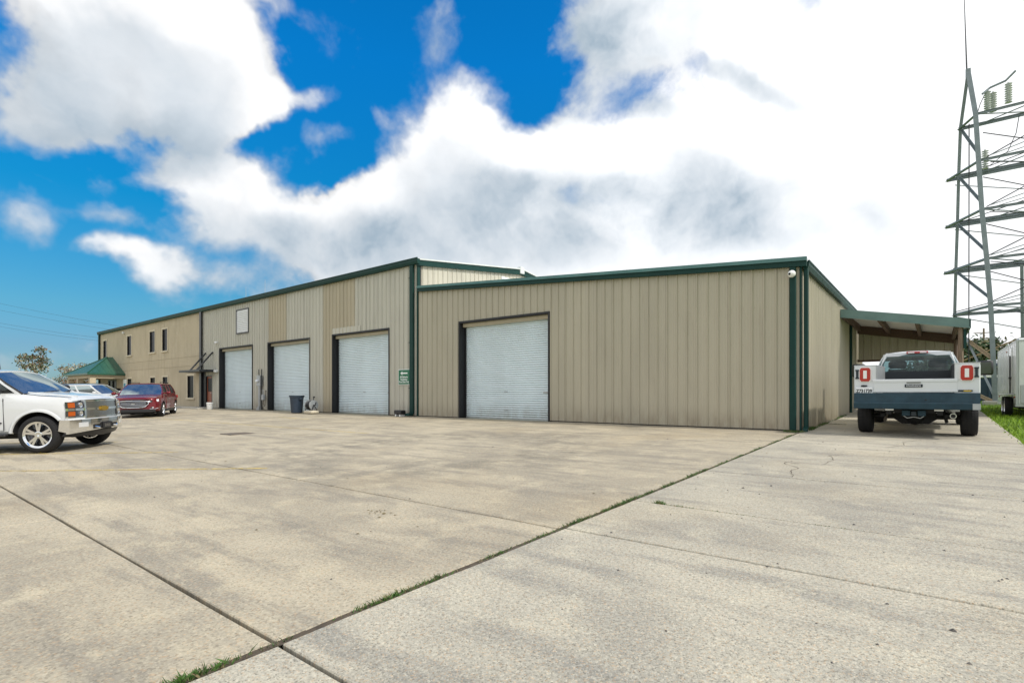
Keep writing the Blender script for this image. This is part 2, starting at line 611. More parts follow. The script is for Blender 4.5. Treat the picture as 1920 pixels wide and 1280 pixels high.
pbr('galv_grey', (.40, .42, .43), .45, .55, .5, var=.10, vscale=5)
pbr('louvre_white', (.82, .83, .84), .45)
pbr('white_plastic', (.80, .80, .78), .35)
pbr('door_red', (.235, .062, .026), .42, var=.18, vscale=2.5, stretch=(4, 1, .5))
pbr('window_dark', (.004, .005, .009), .30, 0, .12)
pbr('trim_stucco', (.58, .51, .38), .85, var=.06, bump=.3, bscale=90)
pbr('sign_green', (.006, .135, .062), .4)
pbr('sign_white', (.80, .84, .82), .45)
pbr('wood_brown', (.115, .070, .050), .75, var=.25, vscale=3, stretch=(6, 1, 6), bump=.4, bscale=30)
pbr('wood_raw', (.36, .27, .16), .75, var=.2, vscale=3, stretch=(6, 6, 1), bump=.3, bscale=30)
pbr('wood_post', (.20, .145, .105), .8, var=.3, vscale=4, stretch=(4, 4, .6), bump=.4, bscale=30)
pbr('steel_grey', (.21, .245, .255), .50, .35, .5, var=.14, vscale=2.5)
pbr('porcelain', (.56, .58, .57), .25, 0, .5)
pbr('black_plastic', (.014, .014, .016), .42, bump=.2, bscale=120)
pbr('bin_blue', (.022, .038, .062), .42, var=.12, vscale=4, dirt=((.12, .13, .14), 7, (1, 1, 2), .58, .85, .4))
pbr('cream_plastic', (.58, .52, .40), .5)
pbr('rubber', (.016, .016, .017), .78, 0, .3, dirt=((.07, .065, .055), 9, (1, 1, 1), .55, .8, .45), bump=.25, bscale=70)
pbr('chrome', (.82, .83, .84), .07, 1.0)
pbr('alloy', (.66, .67, .69), .20, 1.0, dirt=((.20, .19, .18), 12, (1, 1, 1), .62, .85, .4))
pbr('paint_white', (.60, .615, .62), .28, 0, .5, coat=.8, dirt=((.45, .42, .37), 6, (1, 1, 2), .60, .85, .16))
pbr('paint_work', (.66, .685, .71), .34, 0, .5, coat=.4, dirt=((.40, .37, .33), 5, (1, 1, 2), .58, .85, .22))
pbr('paint_red', (.150, .005, .009), .25, .2, .4, coat=.55)
pbr('under_black', (.010, .010, .011), .75)
pbr('gap_black', (.008, .008, .009), .6)
pbr('bumper_blue', (.010, .038, .056), .60, 0, .4, var=.2, vscale=6, bump=.5, bscale=160, dirt=((.06, .085, .10), 8, (1, 1, 1), .55, .85, .4))
pbr('bedliner', (.030, .036, .042), .7, bump=.4, bscale=120)
pbr('seat_dark', (.030, .036, .048), .85)
pbr('lamp_red', (.42, .006, .012), .15, 0, .6, coat=.6)
pbr('lamp_amber', (.42, .080, .006), .15, 0, .6, coat=.6)
pbr('lamp_clear', (.72, .74, .76), .10, .35, .6, coat=1.0)
pbr('lamp_dark', (.045, .048, .055), .12, .3, .6, coat=1.0)
pbr('gold', (.62, .40, .07), .22, .85)
pbr('plate_white', (.80, .82, .84), .4)
pbr('ink', (.010, .020, .028), .5)
pbr('rust_metal', (.20, .17, .14), .6, .5, var=.3, vscale=8)
pbr('trailer_white', (.66, .69, .66), .25, .15, .5, coat=.3, var=.08, vscale=1.6, stretch=(1, 1, .25), dirt=((.30, .33, .28), 3, (1, 2.5, .25), .50, .80, .5))
pbr('plate_alu', (.42, .44, .43), .35, .8, bump=.6, bscale=60)
pbr('container_blue', (.022, .045, .085), .5, var=.15)
pbr('leaf_dark', (.035, .072, .024), .55, var=.45, vscale=1.2)
pbr('leaf_olive', (.150, .140, .060), .55, var=.45, vscale=1.0)
pbr('leaf_rust', (.155, .085, .055), .6, var=.4, vscale=1.0)
pbr('leaf_light', (.36, .33, .24), .6, var=.3, vscale=.8)
pbr('bark', (.20, .165, .125), .85, var=.25, vscale=2)
pbr('bark_grey', (.24, .23, .23), .85, var=.2, vscale=2)
pbr('weed_green', (.055, .125, .022), .6, var=.45, vscale=6)
pbr('weed_dry', (.20, .165, .085), .7, var=.3, vscale=6)
pbr('grass_blade', (.215, .345, .020), .6, var=.35, vscale=1.4)
pbr('soil', (.085, .065, .045), .95, var=.35, vscale=14, bump=.8, bscale=60)
pbr('joint_dark', (.028, .024, .020), .95)
pbr('pebble', (.10, .092, .082), .8, var=.4, vscale=20)
pbr('wire_dark', (.03, .035, .04), .6)
pbr('concrete_plain', (.40, .38, .33), .85, var=.12, vscale=3, bump=.3, bscale=50)
glass('glass_auto', (.62, .84, .86), .62)
glass('glass_tint', (.35, .42, .46), .30)
glass('glass_mirror', (.3, .3, .3), .1)


def concrete(name, base, speck, aged, stone):
    m = bpy.data.materials.new(name)
    m.use_nodes = True
    t = NT(m.node_tree)
    pos = t.n('ShaderNodeNewGeometry').outputs['Position']
    rnd = t.n('ShaderNodeObjectInfo').outputs['Random']
    flat = t.mapping(pos, (1, 1, 0))
    # slab to slab, then cloudy weathering, then long smears along the way cars go
    c = t.n('ShaderNodeVectorMath', {'operation': 'SCALE'}, _0=base, Scale=t.ramp(rnd, 0, 1, .92, 1.08, False)).outputs[0]
    f1 = t.noise(flat, .55, 7.0, .62, dist=.4)
    c = t.mix(t.ramp(f1, .38, .66, 0, .70), c, (base[0] * .60, base[1] * .615, base[2] * .66))
    f2 = t.noise(t.mapping(flat, (.45, 2.2, 1), rot=(0, 0, R(-18))), 1.1, 6.0, .66)
    c = t.mix(t.ramp(f2, .47, .64, 0, .75), c, (base[0] * .55, base[1] * .57, base[2] * .63))
    f3 = t.noise(flat, 1.7, 6.0, .65)
    c = t.mix(t.ramp(f3, .50, .70, 0, .65), c, (base[0] * 1.20, base[1] * 1.19, base[2] * 1.14))
    f5 = t.noise(t.mapping(flat, (1, 1, 1), (7.3, 2.1, 0)), .30, 4.0, .5)
    c = t.mix(t.ramp(f5, .52, .72, 0, .22), c, (base[0] * 1.04, base[1] * .90, base[2] * .68))
    # tyre rubber swept in a wide arc in front of the doors
    arc = t.n('ShaderNodeVectorMath', {'operation': 'LENGTH'}, _0=t.mapping(flat, (1, .8, 0), (5.5, 6.2, 0))).outputs['Value']
    band = t.math('MULTIPLY', t.ramp(arc, 1.2, 2.1), t.ramp(arc, 2.5, 4.0, 1, 0))
    band = t.math('MULTIPLY', band, t.ramp(t.noise(flat, 1.6, 6.0, .7), .40, .62))
    c = t.mix(t.math('MULTIPLY', band, .80 * aged), c, (base[0] * .46, base[1] * .48, base[2] * .52))
    # the stones in the mix
    v1 = t.n('ShaderNodeTexVoronoi', {'feature': 'F1'}, Vector=flat, Scale=stone)
    v1.inputs['Randomness'].default_value = 1.0
    sp = t.n('ShaderNodeSeparateColor', Color=v1.outputs['Color'])
    c = t.mix(t.math('MULTIPLY', t.ramp(sp.outputs[0], .74, .97), speck * 1.2, clamp=True), c, tuple(k * .40 for k in base))
    c = t.mix(t.math('MULTIPLY', t.ramp(sp.outputs[1], .70, .98), speck * .6), c, (base[0] * 1.5, base[1] * 1.48, base[2] * 1.42))
    c = t.mix(t.math('MULTIPLY', t.ramp(sp.outputs[2], .86, .97), speck * .7), c, (base[0] * 1.15, base[1] * .80, base[2] * .55))
    g = t.noise(flat, 38.0, 5.0, .72)
    c = t.n('ShaderNodeVectorMath', {'operation': 'SCALE'}, _0=c, Scale=t.ramp(g, .28, .72, 1 - .40 * speck, 1 + .40 * speck)).outputs[0]
    # oil drips
    v2 = t.n('ShaderNodeTexVoronoi', {'feature': 'F1'}, Vector=t.mapping(flat, (1, 1, 1), rot=(0, 0, .4)), Scale=.9)
    dots = t.math('MULTIPLY', t.ramp(v2.outputs['Distance'], .02, .10, 1, 0), t.ramp(t.n('ShaderNodeSeparateColor', Color=v2.outputs['Color']).outputs[0], .55, .75))
    c = t.mix(t.math('MULTIPLY', dots, .55), c, tuple(k * .30 for k in base))
    # splashed dirt along the foot of the front wall
    yy = t.n('ShaderNodeSeparateXYZ', Vector=pos).outputs['Y']
    foot = t.math('MULTIPLY', t.ramp(yy, -2.6, -.2, 0, 1), t.ramp(yy, -.1, .1, 1, 0))
    foot = t.math('MULTIPLY', foot, t.ramp(t.noise(t.mapping(flat, (.35, 1.6, 1)), 1.6, 6.0, .7), .40, .62))
    c = t.mix(t.math('MULTIPLY', foot, .62 * aged), c, (base[0] * .42, base[1] * .40, base[2] * .38))
    b = t.n('ShaderNodeBsdfPrincipled', Base_Color=c, Roughness=.88)
    b.inputs['Specular IOR Level'].default_value = .25
    h = t.math('ADD', t.math('MULTIPLY', v1.outputs['Distance'], -.5 * speck), t.math('MULTIPLY', t.noise(flat, 26.0, 6.0, .7), 1.0))
    bp = t.n('ShaderNodeBump', Height=h, Strength=.55, Distance=.012)
    t.set(b, 'Normal', bp.outputs[0])
    t.n('ShaderNodeOutputMaterial', Surface=b.outputs[0])
    M[name] = m


concrete('concrete_old', (.455, .402, .300), .44, 1.0, 85.0)
concrete('concrete_right', (.462, .430, .346), .60, .40, 125.0)


def stucco():
    m = bpy.data.materials.new('stucco')
    m.use_nodes = True
    t = NT(m.node_tree)
    pos = t.n('ShaderNodeNewGeometry').outputs['Position']
    base = (.500, .430, .310)
    f = t.noise(pos, .45, 6.0, .6)
    c = t.mix(t.ramp(f, .38, .70, 0, .55), base, (.405, .345, .250))
    s = t.noise(t.mapping(pos, (2.4, 1, .28)), 1.5, 6.0, .65)
    c = t.mix(t.ramp(s, .48, .78, 0, .55), c, (.31, .255, .18))
    s2 = t.noise(t.mapping(pos, (1.2, 1, .6), (3, 0, 8)), 1.1, 5.0, .6)
    c = t.mix(t.ramp(s2, .52, .75, 0, .5), c, (.57, .51, .39))
    c = t.n('ShaderNodeVectorMath', {'operation': 'SCALE'}, _0=c, Scale=t.ramp(t.n('ShaderNodeObjectInfo').outputs['Random'], 0, 1, .95, 1.05, False)).outputs[0]
    b = t.n('ShaderNodeBsdfPrincipled', Base_Color=c, Roughness=.9)
    b.inputs['Specular IOR Level'].default_value = .2
    bp = t.n('ShaderNodeBump', Height=t.noise(pos, 70.0, 4.0, .7), Strength=.4, Distance=.01)
    t.set(b, 'Normal', bp.outputs[0])
    t.n('ShaderNodeOutputMaterial', Surface=b.outputs[0])
    M['stucco'] = m


stucco()


def worn_paint():
    m = bpy.data.materials.new('line_yellow')
    m.use_nodes = True
    t = NT(m.node_tree)
    pos = t.n('ShaderNodeNewGeometry').outputs['Position']
    f = t.ramp(t.noise(pos, 7.0, 8.0, .75), .42, .60, .15, .95)
    b = t.n('ShaderNodeBsdfPrincipled', Base_Color=(.62, .47, .14), Roughness=.8)
    tr = t.n('ShaderNodeBsdfTransparent')
    mx = t.n('ShaderNodeMixShader', _0=f, _1=tr.outputs[0], _2=b.outputs[0])
    t.n('ShaderNodeOutputMaterial', Surface=mx.outputs[0])
    M['line_yellow'] = m


worn_paint()


def turf():
    m = bpy.data.materials.new('turf')
    m.use_nodes = True
    t = NT(m.node_tree)
    pos = t.n('ShaderNodeNewGeometry').outputs['Position']
    c = t.mix(t.ramp(t.noise(pos, 1.2, 8.0, .7), .35, .68), (.120, .215, .018), (.220, .330, .030))
    c = t.mix(t.ramp(t.noise(pos, .15, 4.0, .6), .5, .75, 0, .5), c, (.19, .20, .07))
    b = t.n('ShaderNodeBsdfPrincipled', Base_Color=c, Roughness=.9)
    b.inputs['Specular IOR Level'].default_value = .2
    bp = t.n('ShaderNodeBump', Height=t.noise(pos, 25.0, 5.0, .8), Strength=.8, Distance=.05)
    t.set(b, 'Normal', bp.outputs[0])
    t.n('ShaderNodeOutputMaterial', Surface=b.outputs[0])
    M['turf'] = m


turf()

# ------------------------------------------------------------------ ground and yard
g = MB()
ys = [-900, -20, 22, 1400]
for a, b in zip(ys[:-1], ys[1:]):
    g.add([(-900, a, gz(a) - .05), (900, a, gz(a) - .05), (900, b, gz(b) - .05), (-900, b, gz(b) - .05)], [(0, 1, 2, 3)])
tag(g.build('ground', M['turf']), kind='structure')

yard = link('concrete_yard', None)
tag(yard, kind='structure')
b = MB()
for (xa, xb, ya, yb) in ((-70, 4.16, -31, -20), (-70, 4.16, -20, 0), (-.02, 4.16, 0, 16)):
    b.add([(xa, ya, gz(ya) - .045), (xb, ya, gz(ya) - .045), (xb, yb, gz(yb) - .045), (xa, yb, gz(yb) - .045)], [(0, 1, 2, 3)])
b.build('joint_soil', M['joint_dark'], yard)


def slab(x0, x1, y0, y1, mtl, near):
    rs = random.Random(int(x0 * 131 + y0 * 977))
    j = .0045 if near else 0.0
    n = 7 if near else 1
    out = []
    for (ax, ay), (bx, by) in (((x0, y0), (x1, y0)), ((x1, y0), (x1, y1)), ((x1, y1), (x0, y1)), ((x0, y1), (x0, y0))):
        for k in range(n):
            t = k / n
            out.append((ax + (bx - ax) * t + rs.uniform(-j, j), ay + (by - ay) * t + rs.uniform(-j, j)))
    cx, cy = (x0 + x1) / 2, (y0 + y1) / 2
    h = rs.uniform(-.002, .002)
    ins = [(x + (.006 if x < cx else -.006), y + (.006 if y < cy else -.006)) for x, y in out]
    m = len(out)
    vs = [(x, y, gz(y) + h) for x, y in ins] + [(x, y, gz(y) - .007 + h) for x, y in out] + [(x, y, gz(y) - .12) for x, y in out]
    fs = [tuple(range(m))]
    for k in range(2):
        fs += [(k * m + i, k * m + m + i, k * m + m + (i + 1) % m, k * m + (i + 1) % m) for i in range(m)]
    MB().add(vs, fs).build('slab', mtl, yard)


def cells(xs, ys, wx, wy, mtl):
    for i in range(len(xs) - 1):
        for k in range(len(ys) - 1):
            hx0, hx1 = wx.get(xs[i], .006), wx.get(xs[i + 1], .006)
            hy0, hy1 = wy.get(ys[k], .006), wy.get(ys[k + 1], .006)
            near = xs[i + 1] > -12 and ys[k] > -20
            slab(xs[i] + hx0, xs[i + 1] - hx1, ys[k] + hy0, ys[k + 1] - hy1, mtl, near)


cells([-69, -64.4, -59.8, -55.2, -50.6, -46, -41.4, -36.8, -32.2, -27.6, -23, -18.4, -13.8, -9.2, -4.6, 0],
      [-31, -26, -22, -18, -14.25, -11.5, -7.6, -3.8, 0], {0: .027, -4.6: .008}, {-14.25: .014, 0: .0, -11.5: .013, -7.6: .014, -3.8: .012}, M['concrete_old'])
cells([0, 4.16], [-31, -26, -22, -18, -14.25, -11.45, -10.0, -7.5, -4.3, -.9, 2.9, 6.8, 11, 16], {0: .027}, {-14.25: .014, -11.45: .012, -10.0: .013, -7.5: .012, -4.3: .011}, M['concrete_right'])

# a hairline crack wandering across the right-hand slabs
for pts in (((1.35, -5.9), (1.42, -5.3), (1.28, -4.75), (1.5, -4.34)), ((2.0, -2.9), (2.25, -2.3), (2.2, -1.7), (2.5, -1.0)), ((1.2, -7.4), (1.05, -6.9), (1.12, -6.5), (.8, -6.1), (.9, -5.7))):
    cr = MB()
    q = []
    for (ax, ay), (bx, by) in zip(pts[:-1], pts[1:]):
        for k in range(6):
            t = k / 6
            q.append((ax + (bx - ax) * t + random.uniform(-.02, .02), ay + (by - ay) * t + random.uniform(-.02, .02)))
    for (ax, ay), (bx, by) in zip(q[:-1], q[1:]):
        wd_ = random.uniform(.003, .007)
        cr.add([(ax - wd_, ay, gz(ay) + .004), (ax + wd_, ay, gz(ay) + .004), (bx + wd_, by, gz(by) + .004), (bx - wd_, by, gz(by) + .004)], [(0, 1, 2, 3)])
    cr.build('crack', M['soil'], yard)

# worn yellow lines of the parking bays
LD = Vector((.80, .60))
for k in range(-1, 7):
    s = Vector((-9.97, -11.19)) + Vector((-3.92, .02)) * k
    e = s - LD * 5.6
    n = Vector((-LD.y, LD.x)) * .05
    lb = MB().add([(p.x, p.y, gz(p.y) + .004) for p in (s - n, s + n, e + n, e - n)], [(0, 1, 2, 3)])
    tag(lb.build('parking_line', M['line_yellow'], yard))
# older faint lines before the doors
for (x0, y0, x1, y1) in ((-27.0, -6.6, -9.9, -6.3), (-20.5, -3.3, -17.5, -3.6)):
    d_ = Vector((x1 - x0, y1 - y0)).normalized()
    n = Vector((-d_.y, d_.x)) * .045
    lb = MB().add([(p.x, p.y, gz(p.y) + .0045) for p in (Vector((x0, y0)) - n, Vector((x1, y1)) - n, Vector((x1, y1)) + n, Vector((x0, y0)) + n)], [(0, 1, 2, 3)])
    lb.build('parking_line', M['line_yellow'], yard)

dg_ = thing('drain_grate', 'dark iron drain grate set in the concrete in front of the roll-up doors', 'drain', (-13.4, -8.35, gz(-8.35)))
f = MB()
f.box(-.36, .36, -.36, -.31, -.03, .012).box(-.36, .36, .31, .36, -.03, .012).box(-.36, -.31, -.31, .31, -.03, .012).box(.31, .36, -.31, .31, -.03, .012)
f.build('frame', M['rust_metal'], dg_)
MB().box(-.31, .31, -.31, .31, -.03, -.004).build('pit', M['gap_black'], dg_)
bar = MB().box(-.012, .012, -.31, .31, -.02, .008).mesh('bar', M['rust_metal'])
for k in range(11):
    o = link('bar', bar, dg_)
    o.location = (-.27 + k * .054, 0, 0)

# ------------------------------------------------------------------ building helpers


def sheet(parent, name, mtl, rect, opens, to3, thick):
    """flat wall piece with openings: rect (s0,s1,z0,z1), thickness inwards"""
    s0, s1, z0, z1 = rect
    ops = [o for o in opens if o[0] < s1 - .01 and o[1] > s0 + .01 and o[2] < z1 - .01 and o[3] > z0 + .01]
    ss = sorted({s0, s1, *[min(max(v, s0), s1) for o in ops for v in o[:2]]})
    zs = sorted({z0, z1, *[min(max(v, z0), z1) for o in ops for v in o[2:]]})
    full = {}
    for i in range(len(ss) - 1):
        for k in range(len(zs) - 1):
            c = ((ss[i] + ss[i + 1]) / 2, (zs[k] + zs[k + 1]) / 2)
            full[i, k] = not any(o[0] < c[0] < o[1] and o[2] < c[1] < o[3] for o in ops)
    mb = MB()
    for (i, k), ok in full.items():
        if not ok:
            continue
        a, b_, c, d_ = ss[i], ss[i + 1], zs[k], zs[k + 1]
        mb.add([to3(a, 0, c), to3(b_, 0, c), to3(b_, 0, d_), to3(a, 0, d_)], [(0, 1, 2, 3)])
        mb.add([to3(a, -thick, c), to3(b_, -thick, c), to3(b_, -thick, d_), to3(a, -thick, d_)], [(3, 2, 1, 0)])
        for di, dk, p, q in ((-1, 0, (a, c), (a, d_)), (1, 0, (b_, d_), (b_, c)), (0, -1, (b_, c), (a, c)), (0, 1, (a, d_), (b_, d_))):
            if not full.get((i + di, k + dk), False):
                mb.add([to3(p[0], 0, p[1]), to3(q[0], 0, q[1]), to3(q[0], -thick, q[1]), to3(p[0], -thick, p[1])], [(0, 1, 2, 3)])
    return mb.build(name, mtl, parent)


def rib(s, period=.305):
    """height of the ribbed sheet at distance s along the wall"""
    u = (s / period) % 1.0 * period
    u = min(u, period - u)
    if u <= .011:
        return .040
    if u < .033:
        return .040 * (.033 - u) / .022
    return .0


def ribbed(parent, s0, s1, zlo, ztop, to3, mat_of, opens=(), width=.915, period=.305, phase=0.0):
    """sheet-metal panels side by side, each one object, ribs standing proud"""
    cuts = {s0, s1}
    k = math.ceil((s0 - phase) / width)
    while phase + k * width < s1:
        if phase + k * width > s0:
            cuts.add(phase + k * width)
        k += 1
    for o in opens:
        for v in o[:2]:
            if s0 < v < s1:
                cuts.add(v)
    cuts = sorted(cuts)
    for a, b_ in zip(cuts[:-1], cuts[1:]):
        if b_ - a < .02:
            continue
        mid = (a + b_) / 2
        base = zlo
        spans = []
        for o in sorted((o for o in opens if o[0] < mid < o[1]), key=lambda o: o[2]):
            if o[2] > base + .05:
                spans.append((base, o[2]))
            base = o[3]
        spans.append((base, None))
        pts = {a, b_}
        k = math.floor(a / period) - 1
        while k * period < b_ + period:
            for q in (-.033, -.011, .011, .033, .104, .112, .122, .130, .175, .183, .193, .201):
                v = k * period + q
                if a < v < b_:
                    pts.add(v)
            k += 1
        pts = sorted(pts)

        def hh(v):
            u = (v / period) % 1.0 * period
            e = .0055 if (abs(u - .117) < .007 or abs(u - .188) < .007) else 0
            return rib(v, period) + e
        lip = .006 if int(round((a - phase) / width)) % 2 else 0.0
        # slightly uneven sheets catch the light differently
        n = len(pts)
        fs = [(i, i + 1, n + i + 1, n + i) for i in range(n - 1)]
        for lo_, hi_ in spans:
            vs = [to3(v, hh(v) + lip, lo_) for v in pts] + [to3(v, hh(v) + lip, ztop(v) if hi_ is None else hi_) for v in pts]
            MB().add(vs, fs).build('wall_panel', mat_of(mid, lo_), parent)


def front3(s, out, z):
    return (s, -out, z)


def screws(parent, s0, s1, heights, to3, opens, mtl, step=.305, off=.06):
    mb = MB()
    k = math.ceil(s0 / step)
    while k * step + off < s1:
        s = k * step + off
        for h in heights:
            if any(o[0] - .05 < s < o[1] + .05 and o[2] < h < o[3] + .1 for o in opens):
                continue
            r = .011
            mb.hexa([to3(s - r, .0, h - r), to3(s + r, .0, h - r), to3(s + r, .0, h + r), to3(s - r, .0, h + r)],
                    [to3(s - r, .008, h - r), to3(s + r, .008, h - r), to3(s + r, .008, h + r), to3(s - r, .008, h + r)])
        k += 1
    o = mb.build('screws', mtl, parent)
    tag(o, kind='stuff')


def roll_door(parent, x0, x1, top, dep=.30, slack=0.0):
    mb = MB()
    pitch = .0845
    z = .03
    rows = []
    while z < top + .02:
        for t, y in ((0, .022), (.08, -.010), (.24, -.026), (.48, -.026), (.72, -.012), (.88, .010), (.96, .024)):
            zz = z + t * pitch
            if zz < top + .03:
                rows.append((zz, y))
        z += pitch
    xs = [x0 + .05 + (x1 - x0 - .1) * i / 6 for i in range(7)]
    vs = [(x, dep + y + .010 * math.sin((x - x0) * 2.1 + zz) * slack, zz) for zz, y in rows for x in xs]
    fs = [(r * 7 + i, r * 7 + i + 1, r * 7 + 8 + i, r * 7 + 7 + i) for r in range(len(rows) - 1) for i in range(6)]
    d_ = MB().add(vs, fs).build('roll_up_door', M['door_curtain'], parent, smooth=50)
    MB().box(x0 + .05, x1 - .05, dep - .03, dep + .03, -.02, .075, .01).build('bottom_bar', M['galv_grey'], d_)
    for zz_ in (.35, 1.05):
        MB().box((x0 + x1) / 2 - .09, (x0 + x1) / 2 + .09, dep - .055, dep - .03, zz_, zz_ + .03, .008).build('pull_handle', M['galv_grey'], d_)
    MB().box(x1 - .42, x1 - .14, dep - .06, dep - .03, 1.0, 1.07, .008).build('slide_lock', M['galv_grey'], d_)
    j = MB()
    j.box(x0, x0 + .02, -.006, dep + .05, -.03, top).box(x1 - .02, x1, -.006, dep + .05, -.03, top).box(x0 + .02, x1 - .02, -.006, dep + .05, top - .02, top + .0)
    j.box(x0 - .05, x0, -.045, -.036, -.03, top + .05).box(x1, x1 + .05, -.045, -.036, -.03, top + .05).box(x0 - .05, x1 + .05, -.047, -.037, top, top + .055)
    j.box(x0 - .05, x0 + .02, -.037, -.005, -.03, top + .05).box(x1 - .02, x1 + .05, -.037, -.005, -.03, top + .05).box(x0, x1, -.037, -.005, top - .02, top + .05)
    j.build('door_frame', M['jamb_dark'], d_)
    h = MB().box(x0 + .03, x1 - .03, .12, dep - .02, top - .17, top - .025, .01)
    h.build('door_hood', M['siding_brown'], d_)
    MB().box(x0 + .02, x0 + .09, dep - .05, dep + .05, 0, top - .03).build('guide_rail', M['jamb_dark'], d_)
    MB().box(x1 - .09, x1 - .02, dep - .05, dep + .05, 0, top - .03).build('guide_rail', M['jamb_dark'], d_)
    return d_


# ------------------------------------------------------------------ main building
XL, XR, XS = -60.3, -14.9, -37.1
bld = thing('office_warehouse', 'long two-storey tan building with green gutter, stucco office end and three roll-up doors', 'building', (0, 0, 0))
doors = [(-34.3, -29.85, 0, 3.92), (-27.9, -23.5, 0, 3.92), (-21.33, -16.87, 0, 3.94)]
pdoor = (-36.45, -35.4, 0.06, 2.2)
vent = (-31.8, -30.3, 4.78, 6.18)
fw = sheet(bld, 'front_wall', M['core_dark'], (XS, XR, 0, 6.62), doors + [pdoor, vent], lambda s, o, z: (s, .012 - o, z), .18)


def main_mat(s, base):
    if base > 3 and -21.3 < s < -19.1:
        return M['siding_brown']
    if -22.6 < s < -21.3 or -27.9 < s < -25.6:
        return M['siding_brown']
    return M['siding_grey']


ribbed(fw, XS, XR, .035, lambda s: 6.62, front3, main_mat, doors + [pdoor, vent], phase=XR)
screws(fw, XS, XR, (.25, 1.5, 2.9, 4.3, 5.6), front3, doors + [pdoor, vent], M['galv_grey'])
# the brown sheet over the third door stops above a lighter lintel piece
MB().box(-21.33, -19.0, -.034, -.012, 3.98, 4.28).build('lintel_sheet', M['siding_grey'], fw)
for (x0, x1, _, t) in doors:
    roll_door(bld, x0, x1, t, .30, .6)

# stucco office end
wins_up = [(-59.1, -58.06), (-52.4, -51.33), (-47.0, -45.85), (-44.3, -43.28)]
wins_lo = [(-52.3, -51.25), (-46.85, -45.8), (-44.22, -43.2), (-39.5, -38.4)]
opens = [(a, b_, 4.27, 5.93) for a, b_ in wins_up] + [(a, b_, .68, 2.25) for a, b_ in wins_lo]
entry = (-57.7, -55.3, 0, 2.25)
opens.append(entry)
MB().box(XL + .05, XS, .06, .20, 0, 6.6).build('wall_core', M['trim_stucco'], bld)
xs_ = [XL, -51.9, -43.9, XS]
zs_ = [.02, 2.95, 3.6, 6.62]
sw = sheet(bld, 'office_wall', M['trim_stucco'], (XL + .02, XS - .02, 0.0, 6.6), opens, lambda s, o, z: (s, .012 - o, z), .045)
for i in range(3):
    for k in range(3):
        r_ = (xs_[i] + .012, xs_[i + 1] - .012, zs_[k] + (.01 if k else 0), zs_[k + 1] - .01)
        sheet(sw, 'stucco_panel', M['stucco'], r_, opens, lambda s, o, z: (s, -.018 - o, z), .026)


def window(x0, x1, z0, z1):
    wn = MB().box(x0 - .02, x1 + .02, .045, .056, z0 - .02, z1 + .02).build('window', M['window_dark'], bld)
    f_ = MB().box(x0 - .13, x0, -.050, .04, z0, z1 + .13).box(x1, x1 + .13, -.050, .04, z0, z1 + .13).box(x0, x1, -.050, .04, z1, z1 + .13)
    f_.build('window_trim', M['trim_stucco'], wn)
    f2 = MB().box(x0, x0 + .035, .01, .044, z0, z1).box(x1 - .035, x1, .01, .044, z0, z1).box(x0 + .035, x1 - .035, .01, .044, z1 - .04, z1).box(x0 + .035, x1 - .035, .01, .044, z0, z0 + .04)
    f2.build('window_frame', M['trim_black'], wn)
    MB().box(x0 - .16, x1 + .16, -.11, .044, z0 - .12, z0 - .001, .012).build('sill', M['trim_stucco'], wn)


for a, b_ in wins_up:
    window(a, b_, 4.27, 5.93)
for a, b_ in wins_lo:
    window(a, b_, .68, 2.25)

# other walls
MB().box(XL, XL + .03, .05, 14.55, 0, 6.6).build('end_wall', M['stucco'], bld)
MB().box(XL + .03, XR - .03, 14.5, 14.55, 0, 6.6).build('rear_wall', M['siding_grey'], bld)
gw = MB().prism([(.05, 0), (14.5, 0), (14.5, 6.62), (7.3, 7.5), (.05, 6.62)], 'x', XR - .10, XR - .045).build('gable_wall', M['core_dark'], bld)


def rake(y):
    return 6.60 + (.1185 * min(y, 14.6 - y))


def gable3(s, out, z):
    return (XR - .04 + out, s, z)


ribbed(gw, .12, 14.4, 4.6, lambda s: rake(s) - .02, gable3, lambda s, b_: M['siding_pale'], [(5.70, 6.95, 4.6, 7.02)], phase=.1)
lv = MB().box(XR - .05, XR + .02, 5.70, 6.95, 6.1, 7.06).build('gable_vent', M['louvre_white'], bld)
sl_ = MB().prism([(XR + .02, 0), (XR + .06, -.03), (XR + .06, -.015), (XR + .02, .06)], 'y', 5.76, 6.89).mesh('slat', M['louvre_white'])
for k in range(9):
    o = link('slat', sl_, lv)
    o.location = (0, 0, 6.2 + k * .095)

# roof, gutters, rake trim
rf = MB().prism([(-.10, 6.83), (7.3, 7.74), (14.7, 6.83), (14.7, 6.77), (7.3, 7.68), (-.10, 6.77)], 'x', XL - .14, XR + .14).build('roof', M['roof_galv'], bld)
seam = MB().prism([(-.10, 6.83), (7.3, 7.74), (7.3, 7.775), (-.10, 6.865)], 'x', -.02, .02).mesh('roof_seam', M['roof_galv'])
seam2 = MB().prism([(14.7, 6.83), (7.3, 7.74), (7.3, 7.775), (14.7, 6.865)], 'x', -.02, .02).mesh('roof_seam', M['roof_galv'])
x = XL
while x < XR + .1:
    for s_ in (seam, seam2):
        link('roof_seam', s_, rf).location = (x, 0, 0)
    x += .61
gt = MB().prism([(-.035, 6.60), (-.17, 6.60), (-.20, 6.70), (-.20, 6.80), (-.215, 6.80), (-.215, 6.86), (-.17, 6.86), (-.17, 6.81), (-.035, 6.81)], 'x', XL - .12, XR + .16)
gt.build('gutter', M['trim_green'], bld)
rt = MB()
